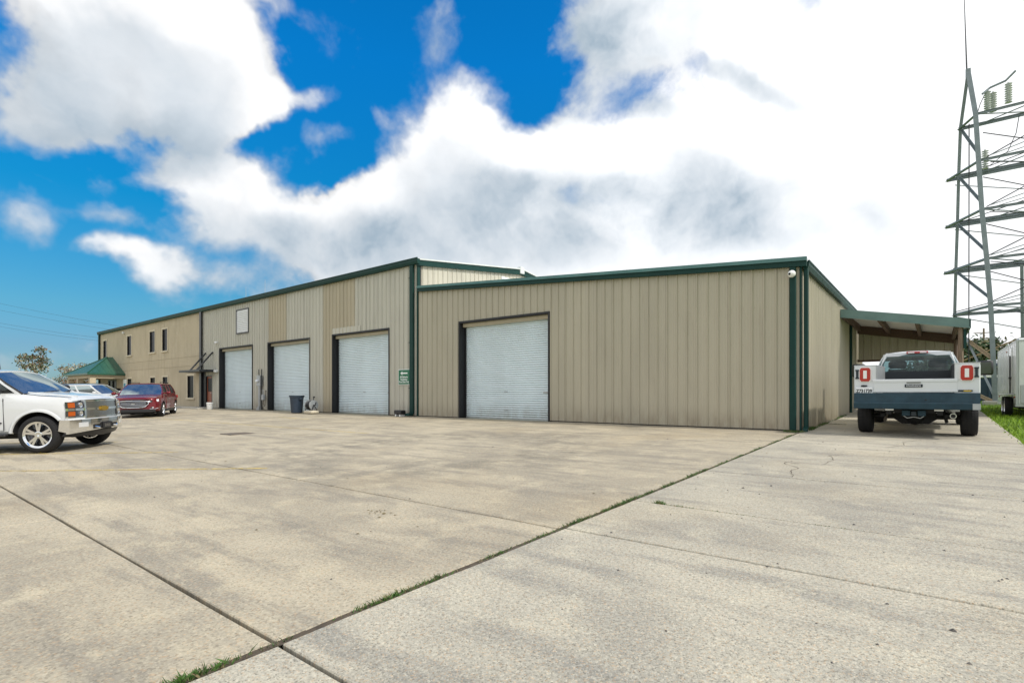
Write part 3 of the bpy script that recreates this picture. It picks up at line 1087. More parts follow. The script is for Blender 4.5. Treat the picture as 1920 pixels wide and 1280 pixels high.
for s_ in (0, 1):
    f_ = (lambda y: y) if s_ == 0 else (lambda y: 14.6 - y)
    a, b_ = f_(-.12), f_(7.3)
    za, zb = 6.80 - .012, 7.665
    rt.hexa([(XR + .005, a, za - .26), (XR + .10, a, za - .26), (XR + .10, b_, zb - .26), (XR + .005, b_, zb - .26)],
            [(XR + .005, a, za - .02), (XR + .10, a, za - .02), (XR + .10, b_, zb - .02), (XR + .005, b_, zb - .02)])
rt.build('rake_trim', M['trim_green'], bld)
cp_ = MB().box(XR - .1, XR + .17, 7.12, 7.48, 7.44, 7.82, .03)
cp_.build('ridge_cap', M['roof_galv'], bld)
MB().box(XR - .045, XR + .02, -.055, .10, 0, 6.6).build('corner_trim', M['trim_green'], bld)
MB().box(XL - .03, XL + .12, -.06, .06, 0, 6.6).build('corner_trim', M['trim_stucco'], bld)
MB().box(XS - .04, XS + .04, -.05, .0, 0, 6.6).build('corner_trim', M['trim_black'], bld)


def downspout(parent, x, y, top, mtl, w_=.12, d_=.10, kick=True):
    m = MB().box(x - w_, x + w_, y - d_, y, .12 if kick else .0, top, .018)
    if kick:
        m.hexa([(x - w_, y - d_ - .25, .03), (x + w_, y - d_ - .25, .03), (x + w_, y - .10, .03), (x - w_, y - .10, .03)],
               [(x - w_, y - d_ - .20, .12), (x + w_, y - d_ - .20, .12), (x + w_, y, .16), (x - w_, y, .16)])
    o = m.build('downspout', mtl, parent)
    for z in (1.2, 3.2, top - .6):
        MB().box(x - w_ - .02, x + w_ + .02, y - d_ - .006, y - d_ + .02, z, z + .04).build('strap', mtl, o)
    return o


downspout(bld, -15.22, -.040, 6.62, M['trim_green'])
downspout(bld, XS + .1, -.052, 6.62, M['trim_black'], .15, .12, False)
downspout(bld, XL + .16, -.062, 6.62, M['trim_green'], .12, .1, False)

# louvred vent beside the first door
vt = MB().box(vent[0], vent[1], -.03, .02, vent[2], vent[3]).build('louvre_vent', M['louvre_white'], bld)
fr = MB().box(vent[0] - .07, vent[0], -.07, -.0, vent[2] - .07, vent[3] + .07).box(vent[1], vent[1] + .07, -.07, -.0, vent[2] - .07, vent[3] + .07)
fr.box(vent[0], vent[1], -.07, 0, vent[2] - .07, vent[2]).box(vent[0], vent[1], -.07, 0, vent[3], vent[3] + .07)
fr.build('vent_frame', M['trim_black'], vt)
sm_ = MB().prism([(-.03, .04), (-.085, -.035), (-.085, -.02), (-.03, .055)], 'x', vent[0] + .02, (vent[0] + vent[1]) / 2 - .015).mesh('slat', M['louvre_white'])
for k in range(12):
    for h in (0, 1):
        o = link('slat', sm_, vt)
        o.location = (h * ((vent[1] - vent[0]) / 2 - .0), 0, vent[2] + .06 + k * .112)

# personnel door, its stoop and the awning hung on two rods
pd = MB().box(pdoor[0] + .06, pdoor[1] - .06, .05, .095, pdoor[2], pdoor[3] - .06).build('entry_door', M['door_red'], bld)
MB().box(pdoor[0], pdoor[0] + .06, -.05, .10, pdoor[2] - .03, pdoor[3]).box(pdoor[1] - .06, pdoor[1], -.05, .10, pdoor[2] - .03, pdoor[3]).box(pdoor[0] + .06, pdoor[1] - .06, -.05, .10, pdoor[3] - .06, pdoor[3]).build('door_frame', M['trim_black'], pd)
MB().box(pdoor[0] + .22, pdoor[1] - .22, .040, .049, 1.12, 2.0).build('door_glass', M['window_dark'], pd)
MB().tube((pdoor[1] - .16, .048, 1.03), (pdoor[1] - .16, -.02, 1.03), .018).tube((pdoor[1] - .17, -.02, 1.03), (pdoor[1] - .30, -.02, 1.03), .014).build('door_handle', M['chrome'], pd)
MB().box(XS + .06, -36.5, -.048, -.02, .02, 2.5).build('door_surround', M['trim_black'], pd)
aw = MB().box(-38.1, -34.75, -1.10, -.05, 2.42, 2.56, .01).build('door_awning', M['trim_black'], bld)
for xx in (-36.35, -35.3):
    MB().tube((xx, -1.02, 2.55), (xx + .0, -.05, 3.75), .055, n=8).build('tie_rod', M['trim_black'], aw)
MB().box(XL, -34.6, -1.25, -.02, -.05, .06, .012).build('stoop', M['concrete_plain'], bld)

# entrance porch with a green hip roof
pr = MB()
ex0, ex1, ey, ez = -60.5, -52.9, -2.70, 2.70
apx = -56.4
top = [(apx, -.02, 4.32), (apx, -.42, 4.27)]
low = [(ex1, -.02, ez), (ex1, ey, ez), (ex0, ey, ez), (ex0, -.02, ez)]
pr.add([low[0], low[1], top[1], top[0]], [(0, 1, 2, 3)])
pr.add([low[1], low[2], top[1]], [(0, 1, 2)])
pr.add([low[2], low[3], top[0], top[1]], [(0, 1, 2, 3)])
pr.box(ex0, ex1, ey, -.02, ez - .13, ez - .002)
po = pr.build('porch_roof', M['porch_green'], bld)
sp = MB()
for a, b_ in ((low[1], top[1]), (low[2], top[1])):
    sp.tube(Vector(a) + Vector((0, 0, .02)), Vector(b_) + Vector((0, 0, .03)), .045, n=6)
for k in range(1, 6):
    t = k / 6
    a = Vector(low[0]).lerp(Vector(low[1]), t)
    d_ = Vector((-(ex1 - apx), 0, 4.3 - ez))
    lim = min(1.0, (1 - t) / .82 if t > .15 else 1.0)
    sp.tube(a, a + d_ * lim, .016, n=4)
for k in range(1, 10):
    t = k / 10
    a = Vector(low[1]).lerp(Vector(low[2]), t)
    lim = 1 - abs(t - .5) * 2
    sp.tube(a, a + Vector((0, -ey - .42, 4.27 - ez)) * lim, .016, n=4)
sp.build('roof_ribs', M['porch_green'], po)
MB().box(ex0 + .25, ex1 - .25, ey + .25, ey + .60, 2.28, ez - .14).box(ex1 - .6, ex1 - .25, ey + .6, -.03, 2.28, ez - .14).box(ex0 + .25, ex0 + .6, ey + .6, -.03, 2.28, ez - .14).build('beam', M['stucco'], po)
for xx in (ex1 - .62, ex0 + .22, -57.2):
    MB().box(xx, xx + .42, ey + .22, ey + .64, -.05, 2.28, .01).build('column', M['stucco'], po)
ed = MB().box(entry[0] + .06, entry[1] - .06, .045, .056, 0, 2.2).build('entrance_door', M['window_dark'], bld)
fe = MB()
for xx in (entry[0], (entry[0] + entry[1]) / 2 - .05, entry[1] - .08):
    fe.box(xx, xx + .1, -.03, .044, 0, 2.25)
fe.box(entry[0] + .1, entry[1] - .08, -.028, .044, 2.15, 2.25)
fe.build('door_frame', M['trim_black'], ed)

# annexe with the fourth door ------------------------------------------------
ann = thing('warehouse_annex', 'low tan ribbed-metal lean-to annex with one large roll-up door and green trim', 'building', (0, 0, 0))
adoor = [(-12.38, -8.02, 0, 3.85)]


def atop(x):
    return 5.60 - .0735 * (x + 14.8)


afw = MB()
aw_ = sheet(ann, 'front_wall', M['core_dark'], (XR + .06, -.03, 0, 4.3), adoor, lambda s, o, z: (s, .012 - o, z), .16)
ribbed(aw_, XR + .03, -.045, .035, lambda s: atop(s) - .17, front3, lambda s, b_: M['siding_tan'], adoor, phase=-.045)
MB().prism([(XR + .06, 4.301), (-.03, 4.301), (XR + .06, 5.36)], 'y', .012, .17).build('gable_core', M['core_dark'], aw_)
screws(aw_, XR + .1, -.1, (.22, 1.35, 2.35, 3.35, 4.05), front3, adoor, M['siding_brown'])
roll_door(ann, *adoor[0][:2], adoor[0][3], .30, .6)


def side3(s, out, z):
    return (out, s, z)


asw = MB().box(-.16, -.012, .17, 14.5, 0, 4.3).build('side_wall', M['core_dark'], ann)
ribbed(asw, .03, 14.5, .03, lambda s: 4.33, side3, lambda s, b_: M['siding_tan'], phase=.03)
screws(asw, .1, 14.4, (.3, 1.5, 2.7, 3.9), side3, [], M['siding_brown'])
MB().box(XR + .06, -.02, 14.5, 14.55, 0, 4.3).build('rear_wall', M['siding_tan'], ann)
ar = MB().prism([(XR + .02, atop(XR)), (.12, atop(.12)), (.12, atop(.12) - .05), (XR + .02, atop(XR) - .05)], 'y', -.10, 14.7).build('roof', M['roof_galv'], ann)
se = MB().prism([(XR + .02, atop(XR)), (.12, atop(.12)), (.12, atop(.12) + .035), (XR + .02, atop(XR) + .035)], 'y', -.02, .02).mesh('roof_seam', M['roof_galv'])
y = .1
while y < 14.6:
    link('roof_seam', se, ar).location = (0, y, 0)
    y += .61
xa, xb = XR + .06, .135
t1 = MB().hexa([(xa, -.15, atop(xa) - .21), (xb, -.15, atop(xb) - .21), (xb, -.045, atop(xb) - .21), (xa, -.045, atop(xa) - .21)],
               [(xa, -.15, atop(xa) - .075), (xb, -.15, atop(xb) - .075), (xb, -.045, atop(xb) - .075), (xa, -.045, atop(xa) - .075)])
t1.build('rake_trim', M['trim_green'], ann)
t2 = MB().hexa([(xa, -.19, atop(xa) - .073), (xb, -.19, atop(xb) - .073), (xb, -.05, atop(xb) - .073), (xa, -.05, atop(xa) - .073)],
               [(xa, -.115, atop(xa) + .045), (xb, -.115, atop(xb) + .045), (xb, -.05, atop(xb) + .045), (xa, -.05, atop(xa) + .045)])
t2.build('rake_cap', M['trim_green_lit'], ann)
ag = MB().prism([(.037, 4.24), (.13, 4.24), (.17, 4.34), (.17, 4.42), (.185, 4.42), (.185, 4.47), (.14, 4.47), (.14, 4.43), (.037, 4.43)], 'y', .0, 14.6)
ag.build('gutter', M['trim_green'], ann)
MB().box(-.045, .0, -.040, .03, 0, 4.32).build('corner_trim', M['trim_green'], ann)
ds = MB().box(-.265, -.115, -.13, -.042, .02, 4.33, .018).build('downspout', M['trim_green'], ann)
ds = MB().box(.040, .145, .02, .14, .05, 4.26, .02).hexa([(.04, -.1, .0), (.15, -.1, .0), (.15, .02, .0), (.04, .02, .0)], [(.04, -.08, .08), (.15, -.08, .08), (.15, .019, .13), (.04, .019, .13)]).build('downspout', M['trim_green'], ann)
MB().box(.037, .13, 9.5, 9.62, .15, 4.24, .02).build('downspout', M['trim_green'], ann)

# ------------------------------------------------------------------ lean-to carport on the side wall
cpt = thing('carport', 'green-edged lean-to carport roof on wooden beams beside the annex side wall', 'carport', (0, 0, 0))


def ctop(x):
    return 4.02 - .182 * x


YF, YB = 6.9, 12.0
cr = MB().hexa([(.045, YF, ctop(.04) - .05), (3.6, YF, ctop(3.6) - .05), (3.6, YB + .2, ctop(3.6) - .05), (.045, YB + .2, ctop(.04) - .05)],
               [(.045, YF, ctop(.04)), (3.6, YF, ctop(3.6)), (3.6, YB + .2, ctop(3.6)), (.045, YB + .2, ctop(.04))]).build('roof', M['louvre_white'], cpt)
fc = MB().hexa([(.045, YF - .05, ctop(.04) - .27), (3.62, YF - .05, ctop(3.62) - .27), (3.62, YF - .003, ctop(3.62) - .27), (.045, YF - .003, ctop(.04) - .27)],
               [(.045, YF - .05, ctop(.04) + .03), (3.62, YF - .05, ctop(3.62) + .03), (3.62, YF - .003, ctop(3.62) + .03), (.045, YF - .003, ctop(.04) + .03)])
fc.build('fascia', M['fascia_sunlit'], cpt)
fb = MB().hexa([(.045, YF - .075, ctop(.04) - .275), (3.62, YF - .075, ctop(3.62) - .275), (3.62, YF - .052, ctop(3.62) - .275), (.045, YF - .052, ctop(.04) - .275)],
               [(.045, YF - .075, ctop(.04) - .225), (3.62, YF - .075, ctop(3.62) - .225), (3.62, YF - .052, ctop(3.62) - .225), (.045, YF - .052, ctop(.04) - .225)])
fb.build('drip_edge', M['fascia_sunlit'], cpt)
MB().box(3.60, 3.64, YF - .05, YB + .2, ctop(3.6) - .26, ctop(3.6) + .02).build('side_fascia', M['trim_green_lit'], cpt)
for xx in (.10, 1.15, 2.20, 3.25):
    MB().hexa([(xx, YF, ctop(xx) - .30), (xx + .10, YF, ctop(xx) - .30), (xx + .10, YB, ctop(xx) - .30), (xx, YB, ctop(xx) - .30)],
              [(xx, YF, ctop(xx) - .07), (xx + .10, YF, ctop(xx) - .07), (xx + .10, YB, ctop(xx) - .07), (xx, YB, ctop(xx) - .07)]).build('joist', M['wood_brown'], cpt)
MB().hexa([(.06, YB, ctop(0) - .42), (3.5, YB, ctop(3.5) - .42), (3.5, YB + .1, ctop(3.5) - .42), (.06, YB + .1, ctop(0) - .42)],
          [(.06, YB, ctop(0) - .06), (3.5, YB, ctop(3.5) - .06), (3.5, YB + .1, ctop(3.5) - .06), (.06, YB + .1, ctop(0) - .06)]).build('header', M['wood_brown'], cpt)
rp = MB().box(.06, 3.4, YB + .09, YB + .15, 2.36, 2.48).build('bottom_rail', M['wood_brown'], cpt)
ribbed(cpt, .10, 3.4, 2.45, lambda s: ctop(s) - .35, lambda s, o, z: (s, YB + .085 - o, z), lambda s, b_: M['siding_tan'], width=.61, period=.305, phase=.1)
for (xx, yy) in ((3.30, YF + .02), (3.30, YB - .05)):
    MB().tube((xx + .09, yy + .06, gz(yy) - .05), (xx + .09, yy + .06, ctop(xx) - .29), .075, .07, n=10).build('post', M['wood_post'], cpt)
MB().hexa([(3.46, YF + .02, 2.45), (3.53, YF + .02, 2.45), (3.53, YF + .09, 2.45), (3.46, YF + .09, 2.45)], [(3.46, YF + .02, ctop(3.5) - .3), (3.53, YF + .02, ctop(3.5) - .3), (3.53, YF + .09, ctop(3.5) - .3), (3.46, YF + .09, ctop(3.5) - .3)]).build('downspout', M['trim_green'], cpt)


# ------------------------------------------------------------------ small things fixed to the walls
def dome_camera(x, y, z, label):
    t = thing('security_camera', label, 'camera', (x, y, z), 0, 'white security cameras on the walls')
    MB().lathe([(.075, .0), (.08, .02), (.06, .06)], 14, 'y', (0, -.06, 0)).build('mount', M['white_plastic'], t, 40)
    MB().lathe([(0.0, -.115), (.05, -.105), (.085, -.07), (.098, -.02), (.085, .03), (.05, .06), (0, .065)], 16, 'y', (0, -.10, -.02)).build('housing', M['white_plastic'], t, 40)
    MB().lathe([(0.0, -.035), (.028, -.03), (.034, .0)], 12, 'y', (-.035, -.185, -.03)).build('lens', M['window_dark'], t, 40)
    return t


dome_camera(-.19, -.125, 4.13, 'white round camera at the top of the annex corner downspout')
dome_camera(-34.55, -.036, 4.35, 'small white camera above the awning beside the first roll-up door')
dome_camera(-53.1, -.02, 6.30, 'small white camera high on the stucco office wall under the gutter')

aln = thing('wall_light', 'small white wall light at the right end of the black awning', 'light', (-34.6, -.036, 2.45))
MB().box(-.14, .14, -.20, 0, -.05, .09, .02).build('housing', M['white_plastic'], aln)
MB().box(-.11, .11, -.17, -.03, -.08, -.052, .01).build('diffuser', M['lamp_clear'], aln)

sg = thing('delivery_sign', 'green sign with white arrow and lettering between door and downspout', 'sign', (-15.76, -.045, 1.72))
MB().box(-.39, .39, -.022, 0, -.345, .345, .004).build('border', M['sign_white'], sg)
MB().box(-.365, .365, -.026, -.0225, -.32, .32).build('board', M['sign_green'], sg)
ar_ = MB().add([(-.24, -.030, .17), (-.10, -.030, .255), (-.10, -.030, .20), (.24, -.030, .20), (.24, -.030, .14), (-.10, -.030, .14), (-.10, -.030, .085)], [(0, 6, 5, 4, 3, 2, 1)])
ar_.build('arrow', M['sign_white'], sg)
for k, tx in enumerate(('All Deliveries', 'Received at', 'Front Desk Only')):
    text('lettering', tx, .118, M['sign_white'], sg, (0, -.029, -.035 - k * .108), (R(90), 0, 0), .001, sx=.82, bold=.003)

nb = thing('notice_board', 'pale blue and white notice on the wall right of the porch', 'sign', (-52.85, -.06, 1.75))
MB().box(-.42, .42, -.03, 0, -.55, .45, .01).build('board', M['sign_white'], nb)
pbr('notice_blue', (.10, .35, .50), .5)
MB().box(-.25, .25, -.036, -.031, -.30, .12).build('blue_panel', M['notice_blue'], nb)

mx = thing('mailbox', 'black wall mailbox beside the porch door', 'mailbox', (-54.3, -.05, 1.25))
MB().box(-.2, .2, -.28, 0, -.2, .2, .05).build('box', M['trim_black'], mx)
MB().box(-.15, .15, -.30, -.285, -.06, .06).build('flap', M['black_plastic'], mx)

em = thing('electric_meter', 'grey electric meter box with glass dome and conduits between two roll-up doors', 'meter', (-28.7, -.04, 0))
MB().box(-.16, .22, -.20, 0, 1.42, 2.05, .015).build('meter_box', M['galv_grey'], em)
MB().lathe([(.10, 0), (.10, -.07), (.07, -.11), (0, -.12)], 16, 'y', (-.02, -.20, 1.72)).build('meter_dome', M['lamp_clear'], em, 40)
MB().tube((-.08, -.10, 2.05), (-.08, -.10, 2.42), .025).build('conduit', M['trim_black'], em)
MB().tube((.26, -.10, .05), (.26, -.10, 2.42), .03).build('conduit', M['trim_black'], em)
MB().tube((.03, -.11, .05), (.03, -.11, 1.42), .075, n=12).build('riser', M['galv_grey'], em)
MB().box(-.14, .18, -.24, -.01, .0, .10, .01).box(-.07, .13, -.22, -.02, .10, .22, .01).build('foot', M['galv_grey'], em)

gm = thing('gas_meter', 'small grey gas regulator with bent pipes left of the second door', 'meter', (-28.12, -.05, 0))
MB().box(-.10, .10, -.24, -.04, .58, .92, .04).build('regulator', M['galv_grey'], gm)
MB().tube((-.04, -.14, .92), (-.04, -.14, 1.12), .022).tube((-.04, -.14, 1.12), (-.10, -.14, 1.2), .022).build('pipe', M['galv_grey'], gm)
MB().path([(.0, -.14, .58), (.0, -.14, .34), (.08, -.14, .26), (.18, -.14, .3), (.2, -.14, .5), (.2, -.12, 1.05), (.14, -.1, 1.16), (.1, -.02, 1.1)], .022, 8).build('pipe', M['rust_metal'], gm)

bx_ = thing('utility_box', 'small black box on white feet at the wall foot below the green sign', 'box', (-15.62, -.42, gz(-.42)))
MB().box(-.24, .24, -.15, .15, .09, .27, .03).build('housing', M['black_plastic'], bx_)
for xx in (-.17, .10):
    MB().box(xx, xx + .08, -.14, .14, 0, .089, .01).build('foot', M['white_plastic'], bx_)

tc = thing('trash_can', 'round dark blue-grey trash can in front of the second roll-up door', 'trash can', (-23.05, -1.0, gz(-1.0)))
pf = [(.0, .015), (.235, .015), (.25, .03), (.305, .70), (.312, .70), (.315, .735)]
MB().lathe(pf + [(.30, .735), (.29, .70), (.235, .06), (0, .06)], 28).build('body', M['bin_blue'], tc, 40)
MB().lathe([(.318, .735), (.345, .74), (.345, .80), (.318, .81), (.305, .80), (.305, .738)], 28, closed=True).build('rim', M['bin_blue'], tc, 40)
for a in (0, math.pi):
    MB().box(-.06 + .335 * math.cos(a), .06 + .335 * math.cos(a), -.07, .07, .60, .70, .02).build('handle', M['bin_blue'], tc)
tc.scale = (1.1, 1.1, 1.13)

pw = thing('hose_reel', 'black hose reel machine on a cream base beside the trash can', 'hose reel', (-21.6, -1.05, gz(-1.05)))
MB().box(-.36, .36, -.22, .22, .02, .17, .04).build('base', M['cream_plastic'], pw)
MB().lathe([(.16, -.20), (.17, -.19), (.17, .19), (.16, .20)], 20, 'x', (0, 0, .44)).build('drum', M['black_plastic'], pw, 40)
for xx in (-.22, .20):
    MB().lathe([(.03, 0), (.25, 0), (.25, .02), (.03, .02)], 22, 'x', (xx, 0, .44), True).build('reel_side', M['galv_grey'], pw, 40)
for s_ in (-1, 1):
    MB().path([(s_ * .30, -.16, .15), (s_ * .30, -.05, .46), (s_ * .30, .14, .15)], .022, 8).build('stand', M['trim_black'], pw)
MB().path([(.26, 0, .44), (.40, 0, .44), (.40, -.02, .56), (.50, -.02, .56)], .02, 8).build('crank', M['trim_black'], pw)
hs_ = []
for k in range(120):
    a = k * .42
    hs_.append((-.17 + (k % 40) / 40 * .34, .19 * math.cos(a) * (1 + .06 * (k // 40)), .44 + .19 * math.sin(a) * (1 + .06 * (k // 40))))
MB().path(hs_, .014, 5).build('hose', M['black_plastic'], pw)
MB().tube((.05, .05, .6), (.10, .08, .82), .02).lathe([(.0, .80), (.05, .80), (.05, .86), (0, .87)], 10, 'z', (.1, .08, 0)).build('wand', M['trim_black'], pw)

bk = thing('bucket', 'white plastic bucket on the concrete right of the red-brown entry door', 'bucket', (-33.4, -1.0, gz(-1.0)))
MB().lathe([(0, 0), (.135, 0), (.14, .01), (.155, .30), (.170, .30), (.170, .325), (.162, .325), (.162, .37), (.150, .37), (.135, .02), (0, .02)], 22).build('body', M['white_plastic'], bk, 40)
MB().path([(.165 * math.cos(a), .165 * math.sin(a) * .5 - .1, .30 - .12 * math.sin(a)) for a in [k * math.pi / 8 for k in range(9)]], .006, 5).build('handle', M['galv_grey'], bk)
bk.scale = (1.2, 1.2, 1.2)

for (x, y, h, lb) in ((-32.4, .8, 1.0, 'thin lightning rod on the roof above the louvred vent'), (-29.9, .8, 1.15, 'thin lightning rod on the roof right of the louvred vent')):
    lr = thing('lightning_rod', lb, 'rod', (x, y, 6.93), 0, 'lightning rods on the long roof')
    MB().tube((0, 0, 0), (0, 0, h), .016, .006, 6).build('rod', M['galv_grey'], lr)
    MB().lathe([(.07, 0), (.06, .03), (.02, .05)], 8).build('foot', M['galv_grey'], lr)

# ------------------------------------------------------------------ vehicles
def lerp(a, b, t):
    return a + (b - a) * t


def interp(tab, x):
    """piecewise-linear table of (x, values...) sorted by falling x"""
    if x >= tab[0][0]:
        return tab[0][1:]
    for p, q in zip(tab[:-1], tab[1:]):
        if p[0] >= x >= q[0]:
            t = (p[0] - x) / (p[0] - q[0])
            t = t * t * (3 - 2 * t) * .5 + t * .5
            return [lerp(a, b, t) for a, b in zip(p[1:], q[1:])]
    return tab[-1][1:]


def loft_body(name, parent, paint, tab, nst, sweep, arches, smooth=38):
    """lower body of a car. tab rows: x, z_bottom, half width, z shoulder, top half width, z top edge, z centre.
    sweep(x) rounds the ends in plan; arches: (x, radius, inner y)"""
    x1, x0 = tab[0][0], tab[-1][0]
    xs = sorted({*[r[0] for r in tab], *[lerp(x0, x1, i / nst) for i in range(nst + 1)]}, reverse=True)
    rows = []
    for x in xs:
        zb, ym, zs, yt, zt, zc = interp(tab, x)
        sec = [(0, zb), (ym * .70, zb), (ym * .93, zb + .015), (ym * .975, zb + .07), (ym * .995, lerp(zb, zs, .40)), (ym, lerp(zb, zs, .66)), (ym * .997, zs - .05), (ym * .985, zs),
               (lerp(ym, yt, .55), lerp(zs, zt, .60)), (yt, zt), (yt * .86, lerp(zt, zc, .45)), (yt * .5, lerp(zt, zc, .85)), (0, zc)]
        full = [(y, z) for y, z in sec] + [(-y, z) for y, z in reversed(sec[1:-1])]
        rows.append([(x - sweep(x) * (abs(y) / 1.0) ** 2.4, y, z) for y, z in full])
    n = len(rows[0])
    mb = MB()
    vs = [p for r in rows for p in r]
    fs = [(k * n + i, k * n + (i + 1) % n, (k + 1) * n + (i + 1) % n, (k + 1) * n + i) for k in range(len(rows) - 1) for i in range(n)]
    fs += [tuple(range(n - 1, -1, -1)), tuple(range((len(rows) - 1) * n, len(rows) * n))]
    mb.add(vs, fs)
    o = mb.build(name, paint, parent)
    cs = []
    for (ax, az, ar, yi) in arches:
        for s in (1, -1):
            c = MB()
            pts = []
            for k in range(25):
                a = math.pi * k / 24
                pts.append((ax + ar * math.cos(a), az + ar * math.sin(a) * .98))
            pts += [(ax - ar, az - .6), (ax + ar, az - .6)]
            c.prism(pts, 'y', s * yi, s * 1.4)
            cs.append(c.build('well', M['under_black']))
    cut(o, cs, smooth)
    o.parent = parent
    return o


def wheel(parent, x, y, r, wid, rimr, spokes, side, style, mat_rim='alloy'):
    """side = +1: outer face towards +y"""
    h = wid / 2
    prof = [(rimr, -h * .86), (rimr + .02, -h), (r - .06, -h * 1.02), (r - .022, -h * .88), (r - .004, -h * .60), (r, 0), (r - .004, h * .60), (r - .022, h * .88), (r - .06, h * 1.02), (rimr + .02, h), (rimr, h * .86), (rimr - .015, 0)]
    t = MB().lathe(prof, 40, 'y', (0, 0, 0), True)
    for k in range(3):
        pass
    w_ = t.build('wheel', M['rubber'], parent, 45)
    w_.location = (x, y, r)
    tr = MB()
    for k in range(44):
        a = 2 * math.pi * k / 44
        for s in (-1, 1):
            ca, sa = math.cos(a + s * .03), math.sin(a + s * .03)
            tx, tz = -sa, ca
            b4, t4 = [], []
            for (du, dv) in ((-.020, h * .22), (.020, h * .30), (.020, h * .95), (-.020, h * .84)):
                rr = r - .003 - (.026 if abs(dv) > h * .8 else 0)
                b4.append((ca * (rr - .01) + tx * du, s * dv, sa * (rr - .01) + tz * du))
                t4.append((ca * (rr + .008) + tx * du, s * dv, sa * (rr + .008) + tz * du))
            tr.hexa(b4, t4)
    to = tr.build('tread_blocks', M['rubber'], w_)
    tag(to, kind='stuff')
    rim = MB().lathe([(rimr - .004, side * h * .98), (rimr + .012, side * h * 1.01), (rimr + .010, side * h * .92), (rimr - .012, side * h * .80), (rimr - .03, side * h * .2), (rimr - .03, -side * h * .8), (rimr - .045, -side * h * .8), (rimr - .045, side * h * .2), (rimr - .028, side * h * .82)], 36, 'y', (0, 0, 0), True)
    f_ = side * h * .86
    rim.lathe([(0, f_ - side * .01), (.045, f_ + side * .0), (.072, f_ - side * .004), (.085, f_ - side * .05), (.0, f_ - side * .09)], 20, 'y')
    for k in range(spokes):
        a = 2 * math.pi * k / spokes + .3
        offs = (-.085, .085) if style == 'double' else (0,)
        for of in offs:
            a0, a1 = a + of * .6, a + of * 1.9
            w0, w1 = (.026, .030) if style == 'double' else (.034, .050)
            p0 = Vector((math.cos(a0) * .05, f_ - side * .012, math.sin(a0) * .05))
            p1 = Vector((math.cos(a1) * (rimr - .012), f_ - side * .004, math.sin(a1) * (rimr - .012)))
            dv = (p1 - p0).normalized()
            n_ = Vector((-dv.z, 0, dv.x)).normalized()
            e = Vector((0, -side * .045, 0))
            rim.hexa([p0 - n_ * w0 + e, p0 + n_ * w0 + e, p1 + n_ * w1 + e, p1 - n_ * w1 + e],
                     [p0 - n_ * w0 * .8, p0 + n_ * w0 * .8, p1 + n_ * w1 * .8, p1 - n_ * w1 * .8])
    rim.build('rim', M[mat_rim], w_, 35)
    disc = MB().lathe([(0, side * h * .1), (rimr - .05, side * h * .1), (rimr - .05, side * h * .02), (0, side * h * .02)], 24, 'y')
    disc.build('brake', M['lamp_dark'], w_, 40)
    return w_


